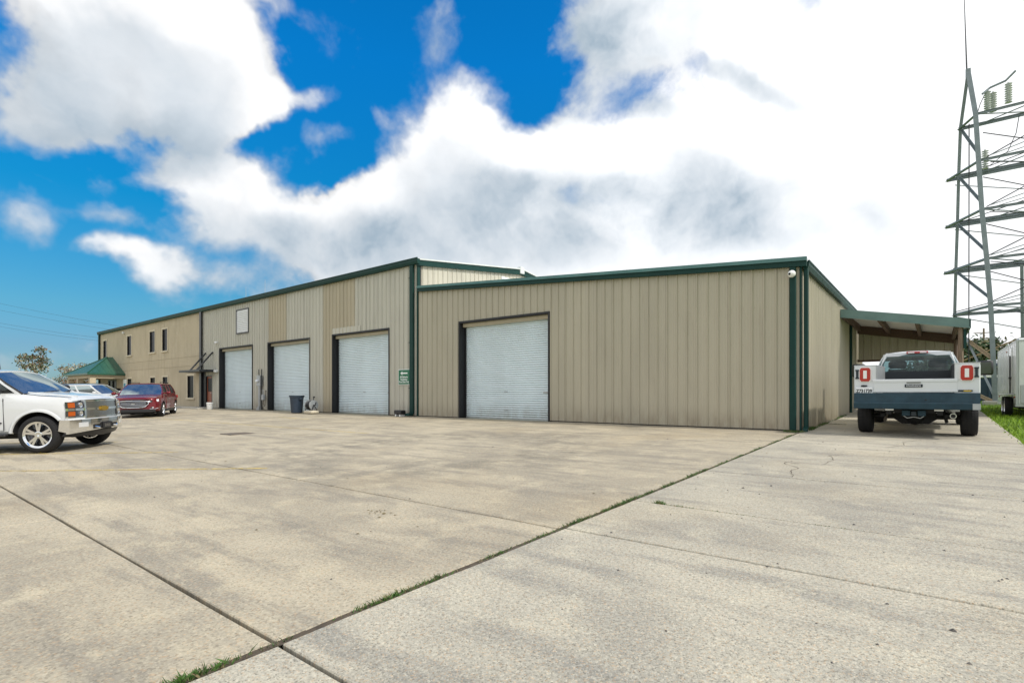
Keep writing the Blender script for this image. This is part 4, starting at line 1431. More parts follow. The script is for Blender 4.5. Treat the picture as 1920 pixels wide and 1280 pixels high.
def greenhouse(parent, paint, pane, xb, xt, yb, yt, zb, zt, pillars, crown=.05, bulge=.07, rear_bulge=.05, prow=.12):
    """roof on pillars with panes between. xb/xt: (front, rear) at belt and roof. pillars: list of (s0, s1) along the side, 0 = front"""
    rt_ = .055

    def side_pt(s, t, sg, inn=0.0):
        a = Vector((lerp(xb[0], xb[1], s), sg * (yb - inn), zb))
        b_ = Vector((lerp(xt[0], xt[1], s), sg * (yt - inn), zt - .02))
        p = a.lerp(b_, t)
        p.y += sg * .035 * math.sin(math.pi * t)
        return p

    def roof(u, v):
        x = lerp(xt[0] + .02, xt[1] - .02, u)
        y = lerp(-1, 1, v)
        e = 1 - abs(2 * u - 1) ** 6
        z = zt - .028 + crown * (1 - y * y) + .028 * (1 - y ** 8) * (.25 + .75 * e) + crown * .5 * math.sin(math.pi * u)
        xx = x + prow * .5 * (1 - y * y) * (1 - u) - .04 * (1 - y * y) * u * -1 * 0
        return (xx, y * (yt + .012), z)
    fr_ = MB().surf(roof, 12, 12, (0, 0, -.045))
    for sg in (1, -1):
        for (s0, s1) in pillars:
            n = 5
            for k in range(n):
                t0, t1 = k / n, (k + 1) / n
                b4 = [side_pt(s0, t0, sg), side_pt(s1, t0, sg), side_pt(s1, t0, sg, .05), side_pt(s0, t0, sg, .05)]
                t4 = [side_pt(s0, t1, sg), side_pt(s1, t1, sg), side_pt(s1, t1, sg, .05), side_pt(s0, t1, sg, .05)]
                if sg < 0:
                    b4, t4 = b4[::-1], t4[::-1]
                fr_.hexa(b4, t4)
        # roof rail and belt strip
        for (ta, tb) in ((.90, 1.0), (-.03, .05)):
            b4 = [side_pt(0, ta, sg), side_pt(1, ta, sg), side_pt(1, ta, sg, .05), side_pt(0, ta, sg, .05)]
            t4 = [side_pt(0, tb, sg), side_pt(1, tb, sg), side_pt(1, tb, sg, .05), side_pt(0, tb, sg, .05)]
            if sg < 0:
                b4, t4 = b4[::-1], t4[::-1]
            fr_.hexa(b4, t4)
    fo = fr_.build('cab', paint, parent, 40)
    fix_normals(fo)
    for sg in (1, -1):
        for (p, q) in zip(pillars[:-1], pillars[1:]):
            s0, s1 = p[1] - .004, q[0] + .004
            MB().surf(lambda u, v: side_pt(lerp(s0, s1, u), lerp(.04, .92, v), sg, .018), 4, 6).build('side_window', pane, fo, 60)

    def screen(front):
        s = 0.0 if front else 1.0
        bg_ = prow if front else -rear_bulge

        def fn(u, v):
            a = side_pt(s, lerp(.0, .955, v), 1, .03)
            b_ = side_pt(s, lerp(.0, .955, v), -1, .03)
            p = a.lerp(b_, u)
            p.x += bg_ * (1 - (2 * u - 1) ** 2) * lerp(1.0, .55, v) + (bulge * .4 if front else -.02) * math.sin(math.pi * v)
            p.z += crown * .7 * (1 - (2 * u - 1) ** 2) * v
            return p
        return fn
    MB().surf(screen(True), 12, 8).build('windshield', M['glass_auto'] if pane is not M['glass_tint'] else pane, fo, 60)
    MB().surf(screen(False), 10, 6).build('rear_window', pane, fo, 60)
    return fo, side_pt, screen


def seat(parent, x, y, z, rest=.62, hw=.145):
    s = MB().box(x - .05, x + .46, y - .25, y + .25, z - .12, z, .05)
    s.hexa([(x - .12, y - .24, z), (x + .04, y - .24, z), (x + .04, y + .24, z), (x - .12, y + .24, z)],
           [(x - .27, y - .21, z + rest), (x - .16, y - .21, z + rest), (x - .16, y + .21, z + rest), (x - .27, y + .21, z + rest)])
    o = s.build('seat', M['seat_dark'], parent)
    MB().box(x - .29, x - .17, y - hw, y + hw, z + rest + .02, z + rest + .24, .06).build('headrest', M['seat_dark'], o, 50)
    return o


def mirror(parent, x, y, z, s, w_, h_, mtl, tow=False):
    o = MB().box(x - .07, x + .10, min(y, y + s * w_), max(y, y + s * w_), z, z + h_, .04).build('mirror', mtl, parent, 50)
    MB().box(x - .078, x - .071, min(y + s * .045, y + s * (w_ - .045)), max(y + s * .045, y + s * (w_ - .045)), z + .05, z + h_ - .05).build('mirror_glass', M['lamp_dark'], o)
    MB().box(x - .02, x + .05, min(y, y - s * .14), max(y, y - s * .14), z + .02, z + .09, .02).build('arm', mtl, o)
    return o


# ---- white pickup on the left
def white_pickup():
    t = thing('pickup_truck', 'white crew cab pickup with chrome grille and gold emblem at the left edge', 'pickup truck')
    P_ = M['paint_white']
    tab = [(2.52, .62, .935, .98, .87, 1.115, 1.15), (2.45, .56, .965, 1.03, .91, 1.180, 1.215), (2.30, .50, .99, 1.08, .93, 1.21, 1.245), (1.9, .46, 1.005, 1.12, .92, 1.235, 1.285),
           (1.50, .44, 1.01, 1.16, .91, 1.280, 1.335), (1.40, .42, 1.01, 1.18, .88, 1.295, 1.33), (.6, .42, 1.01, 1.18, .90, 1.295, 1.30), (-1.22, .42, 1.01, 1.19, .90, 1.30, 1.305)]
    sweep = lambda x: .15 * max(0, (x - 1.5) / 1.03) ** 1.5
    AR = (1.82, .405, .505, .62)
    body = loft_body('body', t, P_, tab, 22, sweep, [AR], 32)
    # flared wheel-arch lips
    for s in (1, -1):
        lip = MB()
        for k in range(24):
            a0, a1 = math.pi * (.20 + .77 * k / 24), math.pi * (.20 + .77 * (k + 1) / 24)
            q = []
            for a in (a0, a1):
                for rr, yy in ((.500, .990), (.508, 1.020), (.545, 1.018), (.575, 1.000)):
                    q.append((1.82 + rr * math.cos(a), s * yy, .405 + rr * math.sin(a) * .98))
            for i in range(3):
                lip.add([q[i], q[i + 1], q[i + 5], q[i + 4]], [(0, 1, 2, 3) if s < 0 else (3, 2, 1, 0)])
        lip.build('arch_lip', P_, body, 40)
    # hood crease lines
    for s in (1, -1):
        MB().path([(2.38, s * .60, 1.225), (2.0, s * .66, 1.262), (1.46, s * .70, 1.325)], .014, 6).build('hood_ridge', P_, body, 60)
    for s in (1, -1):
        MB().path([(2.42, s * .880, 1.20), (2.2, s * .905, 1.225), (1.9, s * .905, 1.242), (1.43, s * .885, 1.294)], .006, 5).build('hood_gap', M['gap_black'], body)
    # bed
    bed = MB()
    bed.box(-3.02, -1.26, -1.0, -.93, .46, 1.34, .03).box(-3.02, -1.26, .93, 1.0, .46, 1.34, .03).box(-3.02, -2.96, -.93, .93, .50, 1.32, .02).box(-1.30, -1.255, -.93, .93, .50, 1.32).box(-2.97, -1.30, -.93, .93, .66, .74)
    bo = bed.build('cargo_bed', P_, t)
    cs = []
    for s in (1, -1):
        c = MB()
        pts = [(-1.82 + .505 * math.cos(math.pi * k / 24), .405 + .49 * math.sin(math.pi * k / 24)) for k in range(25)] + [(-2.325, -.2), (-1.315, -.2)]
        c.prism(pts, 'y', s * .60, s * 1.3)
        cs.append(c.build('well', M['under_black']))
    cut(bo, cs)
    bo.parent = t
    MB().box(-3.14, -3.0, -.96, .96, .48, .70, .03).build('rear_bumper', M['chrome'], t, 40)
    for s in (1, -1):
        MB().box(-3.03, -2.90, s * .86 - .08 * (s < 0) - .0, s * .86 + .14 * (s > 0) + .0 if s > 0 else s * .86, .92, 1.28, .02).build('tail_light', M['lamp_red'], t)
    # cab
    fo, sp_, scr = greenhouse(t, P_, M['glass_tint'], (1.47, -1.20), (.74, -1.02), .90, .71, 1.285, 1.80, [(-.01, .040), (.44, .50), (.90, 1.0)], crown=.045, prow=.08)
    MB().path([sp_(-.012, .02, -1) + Vector((.0, -.004, .0)), sp_(-.012, .5, -1) + Vector((.0, -.006, 0)), sp_(-.012, .95, -1)], .018, 6).build('pillar_trim', M['black_plastic'], fo)
    MB().path([Vector(scr(True)(k / 12, 0)) + Vector((.03, 0, .0)) for k in range(13)], .024, 6).build('cowl', M['black_plastic'], fo)
    MB().path([Vector(scr(True)(.70, .03)) + Vector((.02, 0, .02)), Vector(scr(True)(.35, .13)) + Vector((.02, 0, .012))], .010, 5).build('wiper', M['black_plastic'], fo)
    MB().path([Vector(scr(True)(.30, .03)) + Vector((.02, 0, .02)), Vector(scr(True)(.02, .16)) + Vector((.02, 0, .012))], .010, 5).build('wiper', M['black_plastic'], fo)
    MB().tube((.20, .35, 1.85), (.16, .35, 2.16), .007, .003, 5).build('antenna', M['trim_black'], fo)
    MB().box(.85, 1.35, -.80, .80, 1.08, 1.29, .06).build('dashboard', M['seat_dark'], fo)
    for s in (.38, -.38):
        seat(fo, .35, s, .98, .58)
    for s in (1, -1):
        mirror(t, 1.05, s * 1.02, 1.30, s, .22, .20, M['black_plastic'])
        # doors, handles, mouldings, step
        for (x0, x1) in ((.17, 1.17), (-1.0, .15)):
            d_ = MB().surf(lambda u, v: (lerp(x0, x1, u), s * (1.014 - .012 * (2 * v - 1) ** 2), lerp(.52, 1.17, v)), 2, 4, (0, -s * .02, 0)).build('door', P_, t, 40)
            fix_normals(d_)
            MB().box(x0 + .08, x0 + .24, min(s * 1.01, s * 1.05), max(s * 1.01, s * 1.05), 1.06, 1.10, .012).build('handle', P_, d_)
            MB().box(x0 + .03, x1 - .03, min(s * 1.012, s * 1.028), max(s * 1.012, s * 1.028), .66, .69).build('moulding', M['trim_black'], d_)
        for xx in (1.175, .155):
            MB().box(xx - .006, xx + .006, min(s * 1.004, s * 1.0125), max(s * 1.004, s * 1.0125), .50, 1.2).build('door_gap', M['gap_black'], t)
        MB().box(-1.1, 1.24, min(s * .90, s * 1.08), max(s * .90, s * 1.08), .38, .43, .02).build('side_step', M['black_plastic'], t)
    text('lettering', 'SILVERADO', .085, M['ink'], t, (.78, -1.0225, .80), (R(90), 0, 0), .002, 1.25, bold=.003)
    # chassis underneath
    MB().box(-2.9, 2.3, -.55, .55, .30, .52).build('chassis', M['under_black'], t)

    # front end: positions follow the rounded nose
    def nose(y, z, off=0.0):
        return (2.53 - .150 * (abs(y) / 1.0) ** 2.8 - .08 * max(0, z - .95) + off, y, z)

    def face(y0, y1, z0, z1, off, th=.04, ny=8, nz=3):
        return MB().surf(lambda u, v: nose(lerp(y0, y1, u), lerp(z0, z1, v), off), ny, nz, (-th, 0, 0))

    gs = face(-.60, .60, .74, 1.125, .012, .05, 14).build('grille', M['gap_black'], t)
    for (z0, z1) in ((1.098, 1.135), (.905, .955), (.728, .762)):
        face(-.61, .61, z0, z1, .045, .06, 14, 1).build('chrome_bar', M['chrome'], gs, 40)
    for s in (1, -1):
        face(min(s * .585, s * .625), max(s * .585, s * .625), .735, 1.13, .045, .06, 2, 6).build('chrome_bar', M['chrome'], gs, 40)
    mesh_ = MB()
    for (z0, z1) in ((.762, .905), (.955, 1.098)):
        hgt = z1 - z0
        k = -.60
        while k < .60:
            for sg in (1, -1):
                for piece in range(4):
                    za, zb_ = z0 + hgt * piece / 4, z0 + hgt * (piece + 1) / 4
                    up = (piece % 2 == 0) == (sg > 0)
                    ya, yb_ = (k, k + .075) if up else (k + .075, k)
                    if yb_ > .59 or ya > .59:
                        continue
                    mesh_.tube(nose(ya, za, .026), nose(yb_, zb_, .026), .0095, n=4, caps=False)
            k += .075
    mo = mesh_.build('grille_mesh', M['alloy'], gs)
    tag(mo, kind='stuff')
    em_ = MB()
    bow = [(-.125, -.038), (-.055, -.038), (-.055, -.055), (.055, -.055), (.055, -.038), (.125, -.038), (.15, .038), (.06, .038), (.06, .055), (-.06, .055), (-.06, .038), (-.15, .038)]
    em_.prism([(a, b_ + .93) for a, b_ in bow], 'x', 2.565, 2.605)
    em_.build('emblem', M['gold'], gs)
    for s in (1, -1):
        for (z0, z1, nm) in ((.955, 1.10, 'a'), (.775, .905, 'b')):
            a, c = (.635, .985)
            hl = face(min(s * a, s * c), max(s * a, s * c), z0, z1, .020, .05, 8, 2).build('headlight', M['lamp_dark'], t, 50)
            fa = face(min(s * .84, s * .980), max(s * .84, s * .980), z0 + .018, z1 - .018, .028, .02, 4, 2)
            fa.build('turn_signal', M['lamp_amber'], hl, 50)
            cy = s * .715
            p = nose(cy, (z0 + z1) / 2, .012)
            MB().lathe([(0, .012), (.03, .016), (.050, .026), (.056, .03), (.056, .0), (0, .0)], 18, 'x', p).build('lens', M['chrome'], hl, 40)
        face(min(s * .625, s * .99), max(s * .625, s * .99), .905, .955, .030, .04, 6, 1).build('lamp_trim', M['chrome'], t, 40)
        face(min(s * .625, s * .99), max(s * .625, s * .99), .745, .775, .030, .04, 6, 1).build('lamp_trim', M['chrome'], t, 40)
    # chrome bumper wraps the nose
    def bump(y, z, off=0.0):
        return (2.62 - .18 * (abs(y) / 1.0) ** 3.0 - .5 * max(0, .44 - z) + off, y, z)
    bm_ = MB().surf(lambda u, v: bump(lerp(-1.0, 1.0, u), lerp(.40 + (.06 * (1 - (2 * u - 1) ** 2) * (1 - v)), .705, v)), 24, 5, (-.06, 0, 0)).build('front_bumper', M['chrome'], t, 40)
    fix_normals(bm_)
    for s in (1, -1):
        MB().hexa([(2.41, s * .97, .42), (2.41, s * 1.0, .42), (2.22, s * 1.01, .47), (2.22, s * .97, .47)], [(2.41, s * .97, .705), (2.445, s * 1.0, .705), (2.25, s * 1.01, .705), (2.25, s * .97, .705)]).build('bumper_end', M['chrome'], bm_)
        MB().surf(lambda u, v: bump(lerp(s * .60, s * .82, u), lerp(.54, .64, v), .006), 4, 2, (-.02, 0, 0)).build('fog_lamp', M['lamp_clear'], bm_)
        MB().surf(lambda u, v: bump(lerp(s * .24, s * .46, u), lerp(.475, .575, v), .006), 4, 2, (-.02, 0, 0)).build('tow_opening', M['gap_black'], bm_)
        MB().path([bump(s * .26, .52, .01), bump(s * .34, .50, .05), bump(s * .43, .53, .01)], .020, 8).build('tow_hook', M['chrome'], bm_)
    MB().surf(lambda u, v: bump(lerp(-.235, .235, u), lerp(.475, .60, v), .007), 3, 2, (-.02, 0, 0)).build('tow_opening', M['gap_black'], bm_)
    pl = MB().box(2.630, 2.645, -.155, .155, .46, .615, .006).build('license_plate', M['black_plastic'], bm_)
    MB().box(2.6455, 2.649, -.11, .11, .50, .57).build('plate_panel', M['lamp_dark'], pl)
    va = MB().surf(lambda u, v: (2.565 - .20 * abs(lerp(-1, 1, u)) ** 2.6 - .05 * (1 - v), lerp(-.97, .97, u), lerp(.30 + .05 * abs(lerp(-1, 1, u)), .43, v)), 16, 2, (-.05, 0, 0)).build('valance', M['black_plastic'], t, 40)
    fix_normals(va)
    # body strip between bumper and lamps
    bs = MB().surf(lambda u, v: nose(lerp(-.995, .995, u), lerp(.66, .745, v), .03), 16, 1, (-.06, 0, 0)).build('nose_panel', P_, t, 40)
    fix_normals(bs)
    for (xx, yy) in ((1.82, .885), (-1.82, .885)):
        for s in (1, -1):
            wheel(t, xx, s * yy, .405, .275, .275, 5, s, 'double', 'chrome')
    return t


sil = white_pickup()
HS = R(47.0)
on_slope(sil, -12.56 - 1.82 * math.cos(HS) - .885 * math.sin(HS), -12.92 - 1.82 * math.sin(HS) + .885 * math.cos(HS), HS)


# ---- utility vehicles: one builder, two looks
def suv(label, paint, glassy, tall=0.0, face_on=True):
    t = thing('suv', label, 'car')
    k = 1.0 + tall
    tab = [(2.40, .42, .80, .74, .66, .90, .93), (2.30, .34, .90, .80, .76, .985, 1.02), (2.0, .28, .955, .88, .82, 1.03, 1.075), (1.535, .26, .985, .93, .84, 1.075, 1.12), (1.10, .26, .985, .96, .84, 1.12, 1.16),
           (.9, .26, .985, .97, .84, 1.14, 1.16), (-.8, .27, .99, .99, .86, 1.16, 1.17), (-1.9, .30, .985, 1.0, .86, 1.18, 1.19), (-2.45, .36, .93, .98, .82, 1.17, 1.18), (-2.62, .45, .84, .92, .74, 1.10, 1.12)]
    tab = [(r[0], r[1], r[2], r[3] * k, r[4], r[5] * k, r[6] * k) for r in tab]
    sweep = lambda x: (.22 * max(0, (x - 1.2) / 1.2) ** 1.6) if x > 0 else -.16 * max(0, (-x - 1.7) / .9) ** 1.6
    body = loft_body('body', t, paint, tab, 30, sweep, [(1.535, .372, .445, .60), (-1.535, .372, .445, .60)], 35)
    fo, sp_, scr = greenhouse(t, paint, glassy, (1.02, -2.42), (.22, -2.22), .855, .665, 1.135 * k, 1.70 * k, [(-.01, .030), (.355, .385), (.60, .63), (.94, 1.0)], crown=.04, prow=.20, rear_bulge=.06)
    for s in (1, -1):
        MB().path([(.05, s * .60, 1.74 * k), (0, s * .60, 1.775 * k), (-1.9, s * .60, 1.785 * k), (-1.95, s * .60, 1.74 * k)], .018, 6).build('roof_rail', M['black_plastic'], fo, 60)
        mirror(t, .78, s * .97, 1.14 * k, s, .18, .15, paint)
        d0 = MB()
        for (x0, x1) in ((-.02, .98), (-1.08, -.05)):
            d_ = MB().surf(lambda u, v: (lerp(x0, x1, u), s * (.994 + .004 * math.sin(v * 3)), lerp(.40, .95 * k, v)), 2, 4, (0, -s * .02, 0)).build('door', paint, t, 40)
            fix_normals(d_)
            MB().box(x0 + .06, x0 + .22, min(s * .99, s * 1.02), max(s * .99, s * 1.02), .88 * k, .92 * k, .01).build('handle', M['chrome'], d_)
        MB().box(-1.08, 1.02, min(s * .93, s * 1.0), max(s * .93, s * 1.0), .25, .36, .03).build('sill_cladding', M['black_plastic'], t)
    MB().box(.60, 1.05, -.72, .72, 1.02 * k, 1.14 * k, .05).build('dashboard', M['seat_dark'], fo)
    for s in (.36, -.36):
        seat(fo, .10, s, .86 * k, .58)
        seat(fo, -.85, s, .88 * k, .55)

    def nose(y, z, off=0.0):
        return (2.405 - .24 * (abs(y) / .9) ** 2.2 - .25 * max(0, z - .74) + off, y, z)

    def face(y0, y1, z0, z1, off, th=.04, ny=8, nz=3, fz=None):
        return MB().surf(lambda u, v: nose(lerp(y0, y1, u), lerp(z0, z1, v), off), ny, nz, (-th, 0, 0))
    gr = MB().surf(lambda u, v: nose(lerp(-.52, .52, u) * lerp(.72, 1.0, min(1, v * 1.6) if v < .6 else 1 - (v - .6) * .25), lerp(.52, .84, v), .02), 14, 8, (-.06, 0, 0)).build('grille', M['gap_black'], t)
    outl = []
    for k_ in range(33):
        a = 2 * math.pi * k_ / 32
        cx_, cz_ = math.cos(a), math.sin(a)
        px_ = .55 * (abs(cx_) ** .45) * (1 if cx_ > 0 else -1)
        pz_ = .68 + .17 * (abs(cz_) ** .5) * (1 if cz_ > 0 else -1)
        px_ *= 1.0 if pz_ > .62 else .86
        outl.append(nose(px_, pz_, .045))
    MB().path(outl, .020, 6).build('grille_surround', M['chrome'], gr, 60)
    for zz in (.58, .645, .71, .775):
        MB().path([nose(lerp(-.46, .46, j / 10), zz, .035) for j in range(11)], .011, 5).build('grille_bar', M['alloy'], gr, 60)
    MB().prism([(-.075, .675), (-.03, .665), (.03, .665), (.075, .675), (.09, .715), (.03, .725), (-.03, .725), (-.09, .715)], 'x', 2.40, 2.462).build('emblem', M['alloy'], gr)
    for s in (1, -1):
        hl = MB().surf(lambda u, v: nose(s * lerp(.52, .90, u), lerp(.765 + .03 * u, .835 + .085 * u, v), .022), 8, 2, (-.05, 0, 0)).build('headlight', M['lamp_clear'], t, 50)
        MB().lathe([(0, .01), (.04, .018), (.045, 0)], 12, 'x', nose(s * .64, .815, .025)).build('lens', M['lamp_dark'], hl)
        fl = MB().surf(lambda u, v: nose(s * lerp(.62, .84, u), lerp(.46, .53, v), .02), 4, 2, (-.04, 0, 0)).build('fog_lamp', M['lamp_dark'], t)
        MB().lathe([(0, .01), (.03, .014), (.034, 0)], 12, 'x', nose(s * .70, .50, .025)).build('lens', M['lamp_clear'], fl)
        MB().path([nose(s * .58, .435, .03), nose(s * .78, .43, .03), nose(s * .88, .47, .03)], .013, 5).build('trim', M['chrome'], fl)
    MB().surf(lambda u, v: nose(lerp(-.78, .78, u), lerp(.28, .42, v), .012), 12, 2, (-.08, 0, 0)).build('lower_grille', M['black_plastic'], t)
    for s in (1, -1):
        MB().box(-2.60, -2.40, min(s * .70, s * .93), max(s * .70, s * .93), .86 * k, 1.06 * k, .03).build('tail_light', M['lamp_red'], t)
    MB().box(-2.3, 2.0, -.60, .60, .18, .40).build('chassis', M['under_black'], t)
    for xx in (1.535, -1.535):
        for s in (1, -1):
            wheel(t, xx, s * .855, .375, .245, .255, 5, s, 'single')
    return t


car = suv('dark red sport utility car parked in front of the stucco office wall', M['paint_red'], M['glass_tint'])
on_slope(car, -29.0, -5.86, R(-28))
car.scale = (1.08, 1.08, .95)
car2 = suv('white sport utility car behind the white pickup near the green-roofed porch', M['paint_white'], M['glass_tint'], .02)
on_slope(car2, -37.9, -5.8, R(38))
car2.scale = (1, 1, .96)


# ---- white service truck beside the annexe (x forward along the truck)
def service_truck():
    t = thing('service_truck', 'white utility service-body truck seen from behind beside the annex wall', 'truck')
    P_ = M['paint_work']
    RA, FA = -1.9, 1.9            # axles
    TAIL = -3.0
    # cab and hood
    tab = [(2.95, .60, .98, 1.05, .92, 1.20, 1.24), (2.85, .52, 1.02, 1.12, .96, 1.28, 1.32), (2.4, .48, 1.05, 1.16, .98, 1.33, 1.38), (1.5, .46, 1.06, 1.22, .96, 1.40, 1.44), (1.36, .46, 1.06, 1.22, .94, 1.42, 1.44), (-.18, .46, 1.06, 1.24, .94, 1.42, 1.43)]
    loft_body('body', t, P_, tab, 18, lambda x: .2 * max(0, (x - 1.6) / 1.3) ** 1.6, [(FA, .43, .54, .66)], 35)
    fo, sp_, scr = greenhouse(t, P_, M['glass_auto'], (1.42, -.16), (.72, -.02), .945, .745, 1.40, 2.03, [(-.01, .06), (.88, 1.0)], crown=.05, prow=.16, rear_bulge=.03)
    # rear panel of the cab below the glass and the corner posts each side of it
    MB().box(-.19, -.165, -.93, .93, .60, 1.44, .01).build('cab_back', P_, t)
    for s in (1, -1):
        MB().hexa([(-.175, s * .90, 1.43), (-.12, s * .945, 1.43), (-.10, s * .945, 1.43), (-.15, s * .82, 1.43)], [(-.05, s * .705, 2.02), (.0, s * .745, 2.02), (.02, s * .745, 2.02), (-.03, s * .66, 2.02)]).build('pillar', P_, fo)
    hd = MB().hexa([(-.055, -.70, 1.955), (-.01, -.70, 1.955), (-.01, .70, 1.955), (-.055, .70, 1.955)], [(-.035, -.70, 2.05), (.03, -.70, 2.05), (.03, .70, 2.05), (-.035, .70, 2.05)]).build('header', P_, fo)
    cl_ = MB().box(-.085, -.03, -.235, .235, 2.018, 2.075, .012).build('brake_light', M['lamp_red'], fo)
    for s in (-.115, .145):
        MB().box(-.088, -.0855, s - .085, s + .055, 2.03, 2.06).build('lens', M['lamp_clear'], cl_)
    MB().box(.95, 1.45, -.84, .84, 1.24, 1.42, .05).build('dashboard', M['seat_dark'], fo)
    for s in (.44, -.44):
        seat(fo, .38, s, 1.02, .58, .21)
    MB().box(.70, .74, -.14, .14, 1.86, 1.94, .02).build('inner_mirror', M['seat_dark'], fo)
    MB().box(.66, .69, -.03, .03, 1.70, 1.78, .012).build('air_freshener', M['seat_dark'], fo)
    for s in (1, -1):
        mirror(t, .95, s * 1.26, 1.40, s, .34, .40, M['black_plastic'], True)
        MB().surf(lambda u, v: (lerp(.05, 1.22, u), s * 1.068, lerp(.55, 1.24, v)), 1, 1, (0, -s * .02, 0)).build('door', P_, t)
    # service body: tool boxes both sides, bed between
    HB = 1.145
    top = 1.665
    for s in (1, -1):
        y0, y1 = (.705, HB) if s > 0 else (-HB, -.715)
        bx = MB().box(TAIL + .02, -.26, y0, y1, .74, top, .012)
        o = bx.build('tool_box', P_, t)
        c = MB()
        pts = [(RA + .53 * math.cos(math.pi * k / 20), .44 + .53 * math.sin(math.pi * k / 20)) for k in range(21)] + [(RA - .53, .1), (RA + .53, .1)]
        c.prism(pts, 'y', s * .5, s * 1.4)
        cut(o, [c.build('well', M['under_black'])])
        o.parent = t
        # side doors of the box
        for (x0, x1, z0, z1) in ((-.98, -.32, .80, 1.62), (-1.32, -1.02, .98, 1.62), (-2.44, -1.36, 1.06, 1.62), (-2.94, -2.48, .80, 1.62)):
            yy = s * (HB + .006)
            d_ = MB().box(x0, x1, min(yy, yy - s * .014), max(yy, yy - s * .014), z0, z1, .005).build('box_door', P_, o)
            MB().box((x0 + x1) / 2 - .06, (x0 + x1) / 2 + .06, min(yy, yy + s * .012), max(yy, yy + s * .012), z0 + .35, z0 + .42).build('latch', M['trim_black'], d_)
        # lid on top
        MB().box(TAIL + .015, -.25, y0 - .006, y1 + .006, top, top + .014).build('box_lid', P_, o)
        # lamp on the rear face: white surround, red ring, clear middle
        cy = s * .925
        ring = MB()
        for (ry, rz, x, d_) in ((.125, .180, TAIL + .012, .012),):
            pts = [(cy + ry * a, 1.455 + rz * b_) for a, b_ in ((-1, -.72), (-.72, -1), (.72, -1), (1, -.72), (1, .72), (.72, 1), (-.72, 1), (-1, .72))]
            ring.prism(pts, 'x', TAIL + .002, TAIL + .022)
        lo = ring.build('lamp_surround', M['white_plastic'], o)
        pts = [(cy + .105 * a, 1.455 + .160 * b_) for a, b_ in ((-1, -.72), (-.72, -1), (.72, -1), (1, -.72), (1, .72), (.72, 1), (-.72, 1), (-1, .72))]
        MB().prism(pts, 'x', TAIL - .022, TAIL + .001).build('tail_light', M['lamp_red'], lo)
        MB().box(TAIL - .027, TAIL - .0225, cy - .036, cy + .036, 1.36, 1.55).build('reverse_lens', M['white_plastic'], lo)
        # dark grab bolt beside it
        gy = s * 1.085 if s < 0 else s * 1.085
        h = MB().box(TAIL - .008, TAIL + .018, gy - .022, gy + .022, 1.385, 1.545)
        h.box(TAIL - .009, TAIL + .018, gy - .038, gy + .038, 1.545, 1.575).box(TAIL - .009, TAIL + .018, gy - .038, gy + .038, 1.355, 1.385)
        h.build('grab_bolt', M['ink'], o)
        MB().box(TAIL + .02, -.30, min(s * .70, s * .712), max(s * .70, s * .712), 1.0, 1.66).build('bed_side', M['galv_grey'] if s > 0 else M['bedliner'], o)
    MB().box(TAIL + .05, -.24, -.70, .70, .90, .985).build('bed_floor', M['bedliner'], t)
    MB().box(-.27, -.24, -.70, .70, .99, 1.54).build('bulkhead', M['bedliner'], t)
    for zz in (1.15, 1.33):
        MB().box(-.30, -.271, -.69, .69, zz, zz + .03).build('bulkhead_rib', M['bedliner'], t)
    tg = MB().box(TAIL + .01, TAIL + .06, -.775, .775, 1.03, 1.335, .012).build('tailgate', P_, t)
    MB().box(TAIL - .002, TAIL + .0095, -.775, .775, 1.265, 1.330, .004).build('upper_rib', P_, tg)
    MB().box(TAIL - .002, TAIL + .0095, -.775, .775, 1.035, 1.075, .004).build('lower_rib', P_, tg)
    MB().box(TAIL - .006, TAIL + .0095, -.13, .13, 1.245, 1.263).build('handle', M['trim_black'], tg)
    MB().box(TAIL - .006, TAIL + .0095, -.165, .165, 1.145, 1.215, .012).build('name_plate', M['ink'], tg)
    text('lettering', 'KNAPHEIDE', .058, M['plate_white'], tg, (TAIL - .0075, 0, 1.160), (R(90), 0, R(-90)), .001, 1.0, 'CENTER', .86)
    # deep bumper with a step lip
    bm_ = MB().hexa([(TAIL - .10, -HB, .80), (TAIL - .10, HB, .80), (TAIL + .15, HB, .80), (TAIL + .15, -HB, .80)], [(TAIL - .05, -HB, 1.018), (TAIL - .05, HB, 1.018), (TAIL + .15, HB, 1.018), (TAIL + .15, -HB, 1.018)]).build('rear_bumper', M['bumper_blue'], t)
    MB().box(TAIL - .16, TAIL + .12, -HB, HB, .655, .798, .012).build('step_lip', M['bumper_blue'], bm_)
    MB().box(TAIL - .162, TAIL - .14, -HB - .002, -HB + .13, .66, .79).build('lip_corner', M['galv_grey'], bm_)
    MB().lathe([(0, -.004), (.02, -.004), (.02, .02)], 10, 'x', (TAIL - .085, -.22, .86)).build('bolt', M['gap_black'], bm_)
    # plate, maker's sticker
    pl = MB().box(TAIL - .020, TAIL - .001, .775, 1.115, .985, 1.155, .005).build('license_plate', M['plate_white'], t)
    text('lettering', 'Z731739', .112, M['ink'], pl, (TAIL - .0215, .945, 1.028), (R(90), 0, R(-90)), .001, 1.0, 'CENTER', .78, .005)
    MB().box(TAIL - .03, TAIL, .88, 1.01, 1.165, 1.205, .015).build('plate_lamp', M['trim_black'], t)
    st = MB().box(TAIL - .004, TAIL + .018, -1.02, -.78, 1.045, 1.085).build('sticker', M['ink'], t)
    MB().box(TAIL - .0065, TAIL - .0045, -1.0, -.87, 1.052, 1.078).build('sticker_panel', M['gold'], st)
    # running gear seen under the bumper
    ax = MB().tube((RA, -.95, .42), (RA, .95, .42), .055, n=12)
    ax.lathe([(0, -.17), (.10, -.16), (.18, -.10), (.21, 0), (.18, .10), (.10, .16), (0, .17)], 18, 'x', (RA, 0, .43))
